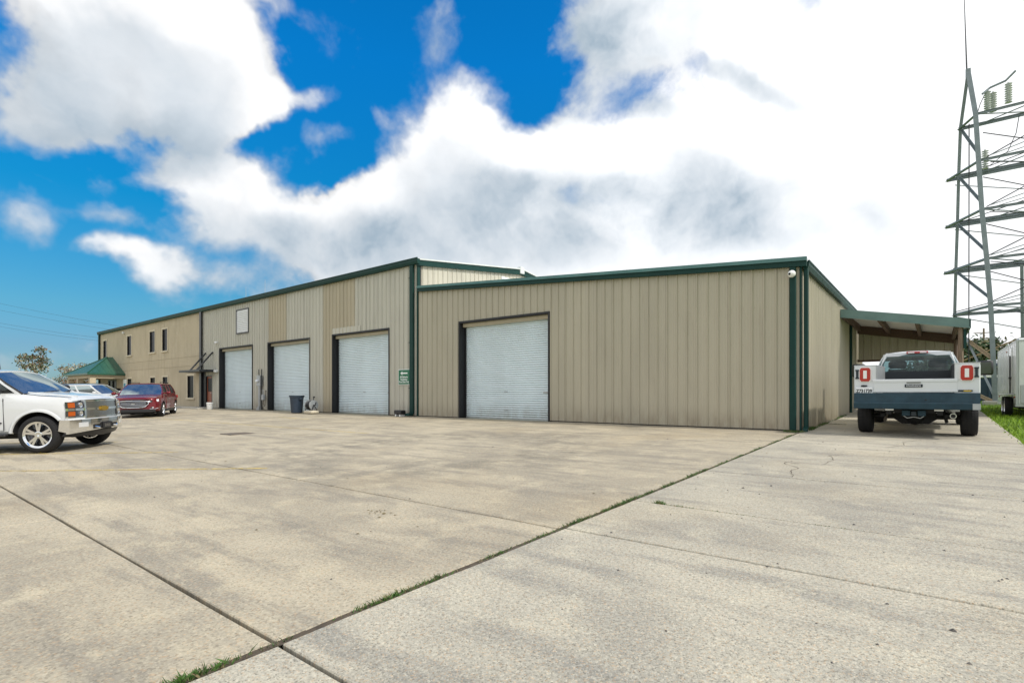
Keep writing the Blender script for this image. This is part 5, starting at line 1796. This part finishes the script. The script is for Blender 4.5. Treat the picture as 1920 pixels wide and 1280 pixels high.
    ax.hexa([(RA - .06, -.55, .36), (RA + .06, -.55, .36), (RA + .06, .55, .36), (RA - .06, .55, .36)], [(RA - .06, -.55, .50), (RA + .06, -.55, .50), (RA + .06, .55, .50), (RA - .06, .55, .50)])
    ax.hexa([(RA - .08, -.26, .25), (RA + .08, -.26, .25), (RA + .08, .26, .25), (RA - .08, .26, .25)], [(RA - .08, -.50, .42), (RA + .08, -.50, .42), (RA + .08, .50, .42), (RA - .08, .50, .42)])
    ax.build('rear_axle', M['under_black'], t, 40)
    for s in (1, -1):
        MB().box(-2.95, 2.6, min(s * .42, s * .52), max(s * .42, s * .52), .52, .74).build('frame_rail', M['under_black'], t)
        MB().box(RA - .7, RA + .7, min(s * .56, s * .65), max(s * .56, s * .65), .44, .52).build('leaf_spring', M['under_black'], t)
        MB().tube((RA - .14, s * .60, .30), (RA - .25, s * .50, .72), .035, n=8).build('shock', M['rust_metal'] if s > 0 else M['under_black'], t)
        MB().box(TAIL - .05, TAIL - .02, s * .45 - .08, s * .45 + .08, .615, .652).build('reflector', M['white_plastic'] if s < 0 else M['lamp_clear'], t)
    MB().tube((-2.86, -.70, .50), (-1.2, -.62, .52), .06, n=14).build('exhaust_pipe', M['alloy'], t, 40)
    MB().tube((-2.875, -.70, .50), (-2.85, -.70, .50), .046, n=14).build('exhaust_mouth', M['gap_black'], t)
    hb = MB().box(-2.9, -2.78, -.50, .50, .56, .64).build('hitch_bar', M['under_black'], t)
    MB().box(-3.0, -2.7, -.05, .05, .49, .60, .01).build('receiver', M['ink'], hb)
    MB().box(-2.97, -2.90, .06, .22, .49, .62, .01).build('plug_socket', M['bumper_blue'], hb)
    MB().box(-2.97, -2.90, -.22, -.07, .49, .62, .01).build('plug_socket', M['bumper_blue'], hb)
    MB().path([(-2.93, .2, .5), (-2.94, .12, .44), (-2.94, 0, .47), (-2.94, -.12, .44), (-2.93, -.2, .5)], .010, 5).build('safety_chain', M['galv_grey'], hb)
    MB().box(-2.0, 2.5, -.40, .40, .42, .60).build('drivetrain', M['under_black'], t)
    for (xx, s) in ((RA, 1), (RA, -1), (FA, 1), (FA, -1)):
        wheel(t, xx, s * 1.0, .43, .30, .24, 8, s, 'single')
    return t


stk = service_truck()
on_slope(stk, 2.36, 2.55, R(90))

# ------------------------------------------------------------------ lattice tower behind the carport
def angle_bar(parent, name, p0, p1, w_, mtl, flat=False):
    """rolled steel angle (or flat channel) from p0 to p1"""
    p0, p1 = Vector(p0), Vector(p1)
    d = (p1 - p0).normalized()
    up = Vector((0, 0, 1)) if abs(d.z) < .8 else Vector((0, 1, 0))
    a = d.cross(up).normalized()
    c = a.cross(d).normalized()
    th = max(.012, w_ * .14)
    mb = MB()
    for (u0, u1, v0, v1) in ((0, w_, 0, th), (0, th, th, w_)) if not flat else ((0, th, 0, w_), (th, w_ * .45, 0, th), (th, w_ * .45, w_ - th, w_)):
        q = [a * (u - w_ / 2) + c * (v - w_ / 2) for u, v in ((u0, v0), (u1, v0), (u1, v1), (u0, v1))]
        mb.hexa([p0 + k for k in q], [p1 + k for k in q])
    return mb.build(name, mtl, parent)


tw = thing('lattice_tower', 'tall grey steel lattice power structure with crossarms behind the carport', 'tower', (0, 0, 0))
ST = M['steel_grey']
XO = 0.0
apex = Vector((4.03, 19.75, 17.15))
near = [(5.03, 19.38, .40), (4.85, 19.34, 5.29), (4.70, 19.30, 7.61), (4.52, 19.28, 10.05), (4.40, 19.28, 12.48), (4.29, 19.32, 14.82)]
far = [(3.45, 23.1, .45), (3.56, 22.3, 5.29), (3.60, 21.95, 7.61), (3.66, 21.6, 10.05), (3.70, 21.25, 12.48), (3.76, 20.75, 14.82)]
for side, pts in (('n', near), ('f', far)):
    chain = [Vector(p) for p in pts] + [apex]
    for a, b_ in zip(chain[:-1], chain[1:]):
        angle_bar(tw, 'leg', a, b_ + (b_ - a).normalized() * .02, .20 if side == 'n' else .14, ST)
# gusset plate at the top and the thin spike
MB().box(3.93, 4.14, 19.66, 19.84, 16.9, 17.35, .02).build('peak_plate', ST, tw)
MB().tube((3.98, 19.7, 17.2), (3.86, 19.62, 21.6), .035, .012, 6).build('spike', M['wire_dark'], tw)
XE = 13.5
for k, (n_, f_) in enumerate(zip(near[1:], far[1:])):
    n_, f_ = Vector(n_), Vector(f_)
    tip = f_ + Vector((-.50, 0.25, 0)) if k in (1, 2, 3) else f_ + Vector((-.08, 0, 0))
    angle_bar(tw, 'crossarm', n_, (XE, n_.y, n_.z), .12, ST, True)
    angle_bar(tw, 'crossarm', tip, (XE, f_.y, f_.z), .17, ST, True)
    if k in (1, 2, 3):
        angle_bar(tw, 'crossarm', f_ + Vector((-.1, .45, .20)), (XE, f_.y + .45, f_.z + .20), .14, ST, True)
    angle_bar(tw, 'strut', tip, n_, .14, ST)
    # lacing in the plane of the crossarms
    x = n_.x
    while x < XE - 2.2:
        angle_bar(tw, 'brace', (x + .1, n_.y, n_.z - .02), (x + 2.3, f_.y, f_.z - .02), .06, ST)
        angle_bar(tw, 'brace', (x + .1, f_.y, f_.z - .04), (x + 2.3, n_.y, n_.z - .04), .05, ST)
        x += 2.3
for a, b_ in ((far[1], near[0]), (far[2], near[1]), (far[3], near[2]), (far[4], near[3]), (far[5], near[4])):
    a, b_ = Vector(a), Vector(b_)
    angle_bar(tw, 'brace', a, b_ + (b_ - a) * 0 + Vector((0, 0, .35)), .10, ST)
angle_bar(tw, 'brace', (3.5, 22.6, 4.5), (4.93, 19.35, 2.7), .13, M['wood_raw'])
angle_bar(tw, 'brace', (3.4, 22.9, 1.6), (5.0, 19.4, .55), .13, M['wood_raw'])
angle_bar(tw, 'brace', (3.5, 22.7, 2.6), (9.0, 22.6, 5.2), .07, M['wood_raw'])
# long sloping rods to the next frame
for z in (5.29, 7.61, 10.05, 12.48):
    MB().tube((near[1][0], 19.2, z + .12), (XE, 19.2, z + 2.3), .022, n=5).build('rod', ST, tw)
    MB().tube((near[1][0], 19.5, z + .05), (XE, 19.5, z + 1.7), .020, n=5).build('rod', ST, tw)
    MB().tube((far[1][0], 21.9, z + .1), (XE, 21.9, z + 2.6), .024, n=5).build('rod', M['wire_dark'], tw)
    MB().tube((near[1][0], 19.4, z - .15), (XE, 19.4, z - 2.4), .022, n=5).build('rod', M['wire_dark'], tw)
    MB().tube((far[1][0], 22.3, z - .1), (XE, 22.3, z - 3.2), .026, n=5).build('rod', ST, tw)
lev = [p[2] for p in near[1:]]
for za, zb_ in zip(lev[:-1], lev[1:]):
    for xx in (4.7, 9.1):
        MB().tube((xx, 19.35, za + .1), (xx + 4.4, 19.35, zb_ - .1), .026, n=5).build('rod', M['wire_dark'], tw)
        MB().tube((xx, 21.8, zb_ - .1), (xx + 4.4, 21.8, za + .1), .026, n=5).build('rod', M['wire_dark'], tw)
# second frame further along
angle_bar(tw, 'leg', (6.3, 22.5, .45), (6.2, 22.0, 7.6), .14, ST)
for dx in (XE,):
    angle_bar(tw, 'leg', (dx, 19.3, .4), (dx, 19.75, 17.1), .28, ST)
    angle_bar(tw, 'leg', (dx, 23.0, .4), (dx, 19.8, 17.1), .22, ST)
MB().tube((4.1, 21.0, .5), (4.1, 20.6, 14.9), .025, n=6).build('cable', M['wire_dark'], tw)
ins = []
for k in range(9):
    ins += [(.05, k * .11), (.15, k * .11 + .02), (.05, k * .11 + .06)]
ins += [(.04, 1.0)]
im = MB().lathe(ins, 12).mesh('insulator', M['porcelain'], 40)
for (x, y, z, rx, ry) in ((4.75, 19.6, 14.95, 0, 0), (4.98, 19.9, 14.95, 0, 0), (5.5, 19.4, 15.0, 0, 0), (6.4, 19.32, 14.75, 0, R(80)), (4.75, 21.2, 12.6, 0, 0), (7.8, 19.3, 14.95, 0, 0)):
    o = link('insulator', im, tw)
    o.location = (x, y, z)
    o.rotation_euler = (rx, ry, 0)
MB().path([(4.55, 19.4, 15.75), (4.85, 19.6, 16.05), (5.4, 19.4, 16.1), (5.75, 19.4, 16.45)], .05, 6).build('switch_blade', M['steel_grey'], tw)
for pts in ([(4.7, 19.6, 15.9), (4.5, 19.9, 15.5), (4.35, 20.4, 15.0)], [(6.0, 20.8, 14.8), (5.9, 20.9, 14.0), (5.6, 21.0, 13.2), (4.9, 21.2, 12.7)], [(7.0, 19.3, 16.6), (6.9, 19.3, 15.8), (6.6, 19.3, 15.1)]):
    MB().path(pts, .018, 5).build('jumper', M['wire_dark'], tw)
MB().box(4.55, 5.5, 18.9, 19.85, .35, .62, .03).build('footing', M['concrete_plain'], tw)
MB().box(3.0, 3.9, 22.6, 23.5, .35, .62, .03).build('footing', M['concrete_plain'], tw)

# ------------------------------------------------------------------ enclosed trailer at the right edge
tl = thing('cargo_trailer', 'white enclosed cargo trailer on the grass at the right edge', 'trailer', (4.86, 8.75, gz(9.5)))
bt = MB().box(0, 2.3, 0, 6.8, .36, 2.62, .07).build('box_body', M['trailer_white'], tl, 30)
MB().box(-.006, 2.306, -.012, 6.81, 2.50, 2.56).build('roof_trim', M['plate_alu'], bt)
MB().box(-.012, 2.312, -.014, 6.81, .33, .42).build('bottom_trim', M['plate_alu'], bt)
for yy in (0.015, 6.73):
    MB().box(-.012, .05, yy - .03, yy + .05, .42, 2.5).build('corner_trim', M['plate_alu'], bt)
for k in range(1, 11):
    MB().box(-.008, .02, k * .61 - .014, k * .61 + .014, .43, 2.49).build('panel_seam', M['trailer_white'], bt)
sd = MB().box(-.018, .02, 1.2, 2.05, .48, 2.38, .008).build('side_door', M['trailer_white'], bt)
MB().tube((-.05, 1.30, .75), (-.05, 1.30, 2.1), .022).build('lock_bar', M['trim_black'], sd)
MB().box(-.09, -.02, 1.24, 1.50, 1.28, 1.36, .015).build('door_handle', M['trim_black'], sd)
sg_ = MB().box(.10, 2.2, -.022, -.002, .44, 1.05, .006).build('stone_guard', M['plate_alu'], bt)
for yy, zz in ((2.9, 2.3), (.25, .62), (5.9, .62)):
    MB().box(-.03, .0, yy, yy + .12, zz, zz + .05, .01).build('marker_lamp', M['lamp_amber'], bt)
MB().hexa([(.5, -1.2, .38), (.62, -1.25, .38), (.62, .1, .38), (.25, .1, .38)], [(.5, -1.2, .48), (.62, -1.25, .48), (.62, .1, .48), (.25, .1, .48)]).build('tongue', M['under_black'], tl)
MB().box(-.26, .0, .55, 2.55, .72, .76, .01).build('fender', M['plate_alu'], tl)
MB().box(.1, 2.2, .3, 6.5, .26, .36).build('frame', M['under_black'], tl)
for yy in (1.02, 1.86):
    for (xx, s) in ((-.12, 1), (2.42, -1)):
        w_ = wheel(tl, 0, 0, .335, .20, .19, 8, 1, 'single')
        w_.location = (xx, yy, .335)
        w_.rotation_euler = (0, 0, R(90) * s)

# ------------------------------------------------------------------ things in the distance on the right
ct = thing('waste_container', 'dark blue waste container with a white top edge behind the tower leg', 'container', (6.0, 27.6, .5))
MB().hexa([(-1.9, -.9, .08), (3.1, -.9, .08), (3.1, .9, .08), (-1.9, .9, .08)], [(-2.1, -1.0, 1.42), (3.3, -1.0, 1.42), (3.3, 1.0, 1.42), (-2.1, 1.0, 1.42)]).build('hull', M['container_blue'], ct)
MB().box(-2.16, 3.36, -1.06, 1.06, 1.425, 1.56, .02).build('rim', M['white_plastic'], ct)
for k in range(6):
    MB().box(-1.7 + k * .9, -1.62 + k * .9, -1.07, -.9, .1, 1.42).build('stiffener', M['container_blue'], ct)
MB().box(-1.7, 2.9, -.7, .7, 0, .08).build('skid', M['under_black'], ct)

cn = thing('shade_canopy', 'dark flat canopy roof on posts with a white box on top in the distance', 'canopy', (7.2, 33.5, .5))
MB().box(-3.0, 3.0, -1.5, 1.5, 2.30, 2.48, .03).build('roof', M['container_blue'], cn)
MB().box(-1.75, -.75, -.9, .2, 2.485, 2.75, .04).build('roof_box', M['white_plastic'], cn)
for (xx, yy) in ((-2.8, -1.3), (2.8, -1.3), (-2.8, 1.3), (2.8, 1.3)):
    MB().box(xx - .06, xx + .06, yy - .06, yy + .06, 0, 2.3).build('post', M['trim_black'], cn)

up = thing('utility_pole', 'distant wooden utility pole with crossarms above the trees on the right', 'pole', (8.0, 84, .5))
MB().tube((0, 0, 0), (0, 0, 9.6), .17, .11, 10).build('shaft', M['wood_post'], up)
for z in (8.9, 8.1):
    MB().box(-1.1, 1.1, -.06, .06, z, z + .12).build('crossarm', M['wood_post'], up)


# ------------------------------------------------------------------ trees and shrubs
def tree(name, label, cat, x, y, z, h, spread, trunk_r, limbs, leaf_mats, n_leaf, leaf, rs, bark, clump=.5, low=.35, group=None, bare=0.0, lean=0.0):
    t = thing(name, label, cat, (x, y, z), 0, group)
    rnd = random.Random(rs)
    wood = MB()
    tips = []
    forks = 3 if h > 4 else 2
    main = [Vector((0, 0, -.1))]
    seg = 6
    for k in range(1, seg + 1):
        main.append(Vector((rnd.uniform(-.06, .06) * h * .5 + lean * h * (k / seg) ** 2, rnd.uniform(-.06, .06) * h * .5, h * .82 * k / seg)))
    for k in range(seg):
        r0, r1 = trunk_r * (1 - k / seg * .8), trunk_r * (1 - (k + 1) / seg * .8)
        wood.tube(main[k], main[k + 1], r0, r1, 7)
    tips.append(main[-1])
    for i in range(limbs):
        f = low + (1 - low) * (i + rnd.random() * .6) / limbs
        k = min(seg - 1, int(f * seg))
        st = main[k].lerp(main[k + 1], f * seg - k)
        a = i * 2.4 + rnd.uniform(-.5, .5)
        ln = spread * (1.15 - .6 * f) * rnd.uniform(.7, 1.15)
        e = st + Vector((math.cos(a) * ln, math.sin(a) * ln, ln * rnd.uniform(.35, .95)))
        mid = st.lerp(e, .5) + Vector((0, 0, -.06 * ln))
        r = trunk_r * (1 - f * .7) * .5
        wood.tube(st, mid, r, r * .7, 5)
        wood.tube(mid, e, r * .7, r * .25, 5)
        tips += [e, mid.lerp(e, .5)]
        for j in range(forks):
            b_ = mid.lerp(e, rnd.uniform(.1, .9))
            e2 = b_ + Vector((rnd.uniform(-1, 1), rnd.uniform(-1, 1), rnd.uniform(-.1, 1.0))) * ln * .42
            wood.tube(b_, e2, r * .4, r * .12, 4)
            tips.append(e2)
            for q in range(2):
                e3 = e2 + Vector((rnd.uniform(-1, 1), rnd.uniform(-1, 1), rnd.uniform(-.2, 1.0))) * ln * .20
                wood.tube(e2.lerp(b_, .3), e3, r * .16, r * .05, 3)
                tips.append(e3)
    wood.build('trunk', bark, t)
    if n_leaf:
        cr_ = MB()
        keep = [p for p in tips if rnd.random() > bare]
        for _ in range(n_leaf):
            p = rnd.choice(keep)
            q = p + Vector((rnd.gauss(0, clump), rnd.gauss(0, clump), rnd.gauss(0, clump * .7)))
            n_ = Vector((rnd.gauss(0, 1), rnd.gauss(0, 1), rnd.gauss(.5, 1))).normalized()
            a = n_.orthogonal().normalized()
            a = (a * math.cos(q.x * 7) + n_.cross(a) * math.sin(q.x * 7))
            b_ = n_.cross(a)
            s = leaf * rnd.uniform(.6, 1.4)
            cr_.mi = rnd.choice(range(len(leaf_mats)))
            cr_.add([q - a * s, q + b_ * s * .5 + n_ * s * .15, q + a * s, q - b_ * s * .5 + n_ * s * .15], [(0, 1, 2, 3)])
        cr_.build('crown', leaf_mats, t)
    return t


LO, LR, LD_, LL = M['leaf_olive'], M['leaf_rust'], M['leaf_dark'], M['leaf_light']
tree('tree', 'sparse leafy tree with a pale trunk behind the white pickup', 'tree', -96.4, 1.4, 0, 7.6, 2.3, .20, 9, [LO, LR, LD_, LL], 1250, .16, 3, M['bark'], .26, .38, bare=.45)
tree('tree', 'leaning shrubby tree with rusty leaves right of the sparse tree', 'tree', -92.4, 4.3, 0, 4.9, 2.0, .13, 8, [LO, LR, LL], 900, .14, 8, M['bark'], .32, .25, bare=.3, lean=.42)
tree('bare_shrub', 'bare grey-twigged shrub left of the porch', 'shrub', -88.5, 5.0, 0, 4.2, 1.9, .08, 16, [LL, M['bark_grey']], 900, .10, 15, M['bark_grey'], .4, .1)
tree('bare_shrub', 'bare twiggy shrub close to the left side of the porch roof', 'shrub', -86.0, 9.5, 0, 3.6, 1.8, .07, 16, [LR, M['bark_grey']], 900, .10, 21, M['bark_grey'], .4, .1)
tree('shrub', 'reddish low shrub behind the white sport utility car', 'shrub', -84.0, 3.5, 0, 2.3, 1.6, .06, 14, [LR, LR, LO], 1500, .12, 27, M['bark'], .35, .05)
tree('shrub', 'olive shrub seen between the porch columns', 'shrub', -82.0, -2.5, 0, 2.6, 1.7, .06, 14, [LO, LD_, LL], 1700, .12, 33, M['bark'], .35, .05)
tree('shrub', 'dark green shrub left of the porch columns', 'shrub', -90.0, -1.0, 0, 2.8, 1.8, .06, 14, [LD_, LO], 1800, .12, 39, M['bark'], .35, .05)
tree('tree', 'dark leafy tree rising behind the white pickup hood at the frame edge', 'tree', -104.0, -4.0, 0, 4.8, 2.4, .14, 9, [LD_, LO], 2000, .16, 44, M['bark'], .4, .25)
tree('tree', 'dense dark green tree behind the tower leg on the right', 'tree', 5.6, 62, .5, 6.3, 2.8, .25, 12, [LD_, LD_, LO], 5200, .24, 51, M['bark'], .55, .2)
tree('tree', 'rounded green tree between the tower leg and the trailer', 'tree', 9.6, 66, .5, 5.4, 2.6, .22, 12, [LD_, LO], 4600, .24, 57, M['bark'], .55, .2)
tree('tree', 'yellowing tree beside the trailer top on the right', 'tree', 12.6, 58, .5, 5.0, 2.4, .2, 12, [LO, LL, LO], 4200, .22, 63, M['bark'], .55, .2)
tree('shrub', 'low green shrub seen under the carport rear panel', 'shrub', 1.6, 48, .5, 3.2, 2.0, .1, 14, [LD_, LO], 2600, .18, 69, M['bark'], .45, .05)

# a far line of woods round the horizon
fwd = MB()
rnd = random.Random(5)
for k in range(420):
    a = R(-30) + (R(240)) * k / 420
    d_ = rnd.uniform(330, 380)
    cx_, cy_ = math.cos(a) * d_, math.sin(a) * d_
    hgt = rnd.uniform(4, 7.5)
    fwd.mi = rnd.choice((0, 0, 1))
    for j in range(26):
        q = Vector((cx_ + rnd.gauss(0, 4), cy_ + rnd.gauss(0, 4), rnd.uniform(-.5, hgt)))
        s = rnd.uniform(.5, 1.3)
        n_ = Vector((rnd.gauss(0, 1), rnd.gauss(0, 1), rnd.gauss(0, 1))).normalized()
        a_ = n_.orthogonal().normalized() * s
        b_ = n_.cross(a_)
        fwd.add([q - a_, q + b_, q + a_, q - b_], [(0, 1, 2, 3)])
tag(fwd.build('far_woods', [M['leaf_dark'], M['leaf_olive']]), 'low line of woods along the horizon', 'woods', kind='stuff')

# ------------------------------------------------------------------ overhead wires at upper left
for k, (a, b_, lb) in enumerate((((-97, -8.0, 14.2), (-62, 24, 6.8), 'highest thin power wire in the sky at left'), ((-97, -8.0, 13.2), (-62, 24, 6.6), 'second thin power wire in the sky at left'),
                                 ((-97, -8.0, 11.5), (-70, 17.5, 7.2), 'third thin power wire in the sky at left'), ((-97, -8.0, 11.0), (-70, 17.5, 6.9), 'lowest thin power wire in the sky at left'))):
    a, b_ = Vector(a), Vector(b_)
    pts = [a.lerp(b_, i / 24) + Vector((0, 0, -1.0 * math.sin(math.pi * i / 24))) for i in range(25)]
    tag(MB().path(pts, .013, 4).build('power_line', M['wire_dark']), lb, 'wire', 'overhead power wires')

# ------------------------------------------------------------------ weeds, grass, litter
rnd = random.Random(77)


def blade(mb, x, y, z, h, wd, lean):
    a = rnd.uniform(0, 6.283)
    dx, dy = math.cos(a) * wd, math.sin(a) * wd
    l = rnd.uniform(0, 6.283)
    lx, ly = math.cos(l) * lean * h, math.sin(l) * lean * h
    mb.add([(x - dx, y - dy, z), (x + dx, y + dy, z), (x + lx * .4 + dx * .6, y + ly * .4 + dy * .6, z + h * .6), (x + lx, y + ly, z + h)], [(0, 1, 2), (0, 2, 3)])


wm = MB()
runs = [(0, -14.70, 0, .17, 330, 1.1), (0, -14.95, 0, .10, 160, .9), (0, -13.52, 0, .22, 300, .9), (0, -13.1, 0, .10, 120, .8), (0, -12.45, 0, .16, 170, .7), (0, -11.75, 0, .2, 160, .7), (0, -11.2, 0, .25, 260, .9), (0, -10.6, 0, .2, 190, .8),
        (0, -10.15, 0, .28, 330, 1.0), (0, -9.55, 0, .2, 170, .8), (0, -8.9, 0, .2, 190, .9), (0, -8.0, 0, .22, 230, .9), (0, -7.55, 0, .2, 190, .9), (0, -6.6, 0, .3, 190, .8), (0, -5.7, 0, .3, 170, .8), (0, -4.4, 0, .3, 150, .9), (0, -3.0, 0, .4, 170, .9), (0, -1.6, 0, .4, 170, 1.0),
        (-.18, -.32, .20, .10, 420, 1.5), (.05, -.1, .05, .2, 200, 1.2), (.12, .8, .05, .35, 320, 1.9), (.12, 2.6, .04, .8, 320, 1.4), (.12, 6, .04, 1.6, 420, 1.3), (.34, -10.0, .05, .015, 110, 1.1), (.55, -10.0, .2, .006, 80, .6), (1.1, -10.0, .3, .006, 80, .5), (2.0, -10, .5, .006, 70, .5),
        (.4, 2.9, .3, .02, 120, 1.0), (1.3, 2.9, .3, .02, 90, .8)]
for (cx_, cy_, sx, sy, n_, hh) in runs:
    for _ in range(n_):
        x = cx_ + rnd.gauss(0, .5) * sx + rnd.gauss(0, .011)
        y = cy_ + rnd.gauss(0, .6) * sy
        wm.mi = 0 if rnd.random() > .22 else 1
        blade(wm, x, y, gz(y) - .015, rnd.uniform(.02, .055) * hh, rnd.uniform(.0025, .0055) * (1 + .05 * max(0, y + 12)), rnd.uniform(.2, 1.1))
# a thin straggle all along the old joint
for _ in range(5200):
    y = rnd.uniform(-15.2, 0)
    if math.sin(y * 5.1) + math.sin(y * 2.3 + 1) < -.2:
        continue
    wm.mi = 0 if rnd.random() > .5 else 1
    blade(wm, rnd.gauss(0, .012), y, gz(y) - .018, rnd.uniform(.012, .032), rnd.uniform(.003, .006) * (1 + .05 * max(0, y + 12)), rnd.uniform(.3, 1.2))
tag(wm.build('joint_weeds', [M['weed_green'], M['weed_dry']]), 'green weeds growing along the concrete joint', 'weeds', kind='stuff')
# earth that has washed into the joint
em_ = MB()
y = -15.6
while y < 0:
    w0, w1 = rnd.uniform(.018, .042), rnd.uniform(.018, .042)
    em_.add([(-w0, y, gz(y) - .004), (w0, y, gz(y) - .004), (w1, y + .09, gz(y + .09) - .004), (-w1, y + .09, gz(y + .09) - .004)], [(0, 1, 2, 3)])
    y += .09
tag(em_.build('joint_earth', M['soil']), 'dark earth washed into the weedy joint', 'earth', kind='stuff')

gm_ = MB()
for _ in range(26000):
    y = -4 + 30 * rnd.random() ** 1.3
    x = 4.14 + abs(rnd.gauss(0, 1)) * 3.2
    if x > 13:
        continue
    if x < 4.22 and rnd.random() < .3:
        x -= rnd.uniform(0, .12)
    gm_.mi = 0 if rnd.random() > .12 else 1
    blade(gm_, x, y, gz(y) - .05, rnd.uniform(.05, .13), rnd.uniform(.006, .014), rnd.uniform(.2, .8))
tag(gm_.build('lawn_grass', [M['grass_blade'], M['weed_green']]), 'bright green lawn along the edge of the concrete', 'grass', kind='stuff')

pm = MB()
for _ in range(300):
    right = rnd.random() < .75
    x = rnd.uniform(.1, 4.0) if right else rnd.uniform(-12, 0)
    y = rnd.uniform(-14.5, 1.0) if right else rnd.uniform(-14, -1)
    r = rnd.uniform(.004, .013) * (1.0 if rnd.random() < .9 else 1.7)
    a = rnd.uniform(0, 3)
    pts = [(x + r * k * math.cos(a + i * 1.26), y + r * k * math.sin(a + i * 1.26), gz(y) + .001) for i, k in enumerate((1, .8, 1.1, .7, .9))]
    pm.add(pts + [(x, y, gz(y) + r * .8)], [(i, (i + 1) % 5, 5) for i in range(5)])
tag(pm.build('loose_pebbles', M['pebble']), 'small dark pebbles and crumbs scattered on the concrete', 'pebbles', kind='stuff')
lf = MB()
for _ in range(46):
    x, y = (rnd.gauss(-1.9, .12), rnd.gauss(-12.1, .05)) if rnd.random() < .4 else (rnd.uniform(-9, 3), rnd.uniform(-14, -2))
    s = rnd.uniform(.010, .028)
    a = rnd.uniform(0, 6.28)
    c_, s_ = math.cos(a) * s, math.sin(a) * s
    lf.add([(x - c_, y - s_, gz(y) + .004), (x + s_ * .5, y - c_ * .5, gz(y) + .012), (x + c_, y + s_, gz(y) + .005), (x - s_ * .5, y + c_ * .5, gz(y) + .010)], [(0, 1, 2, 3)])
tag(lf.build('dry_leaves', M['weed_dry']), 'a few dry leaf scraps lying on the concrete', 'leaves', kind='stuff')
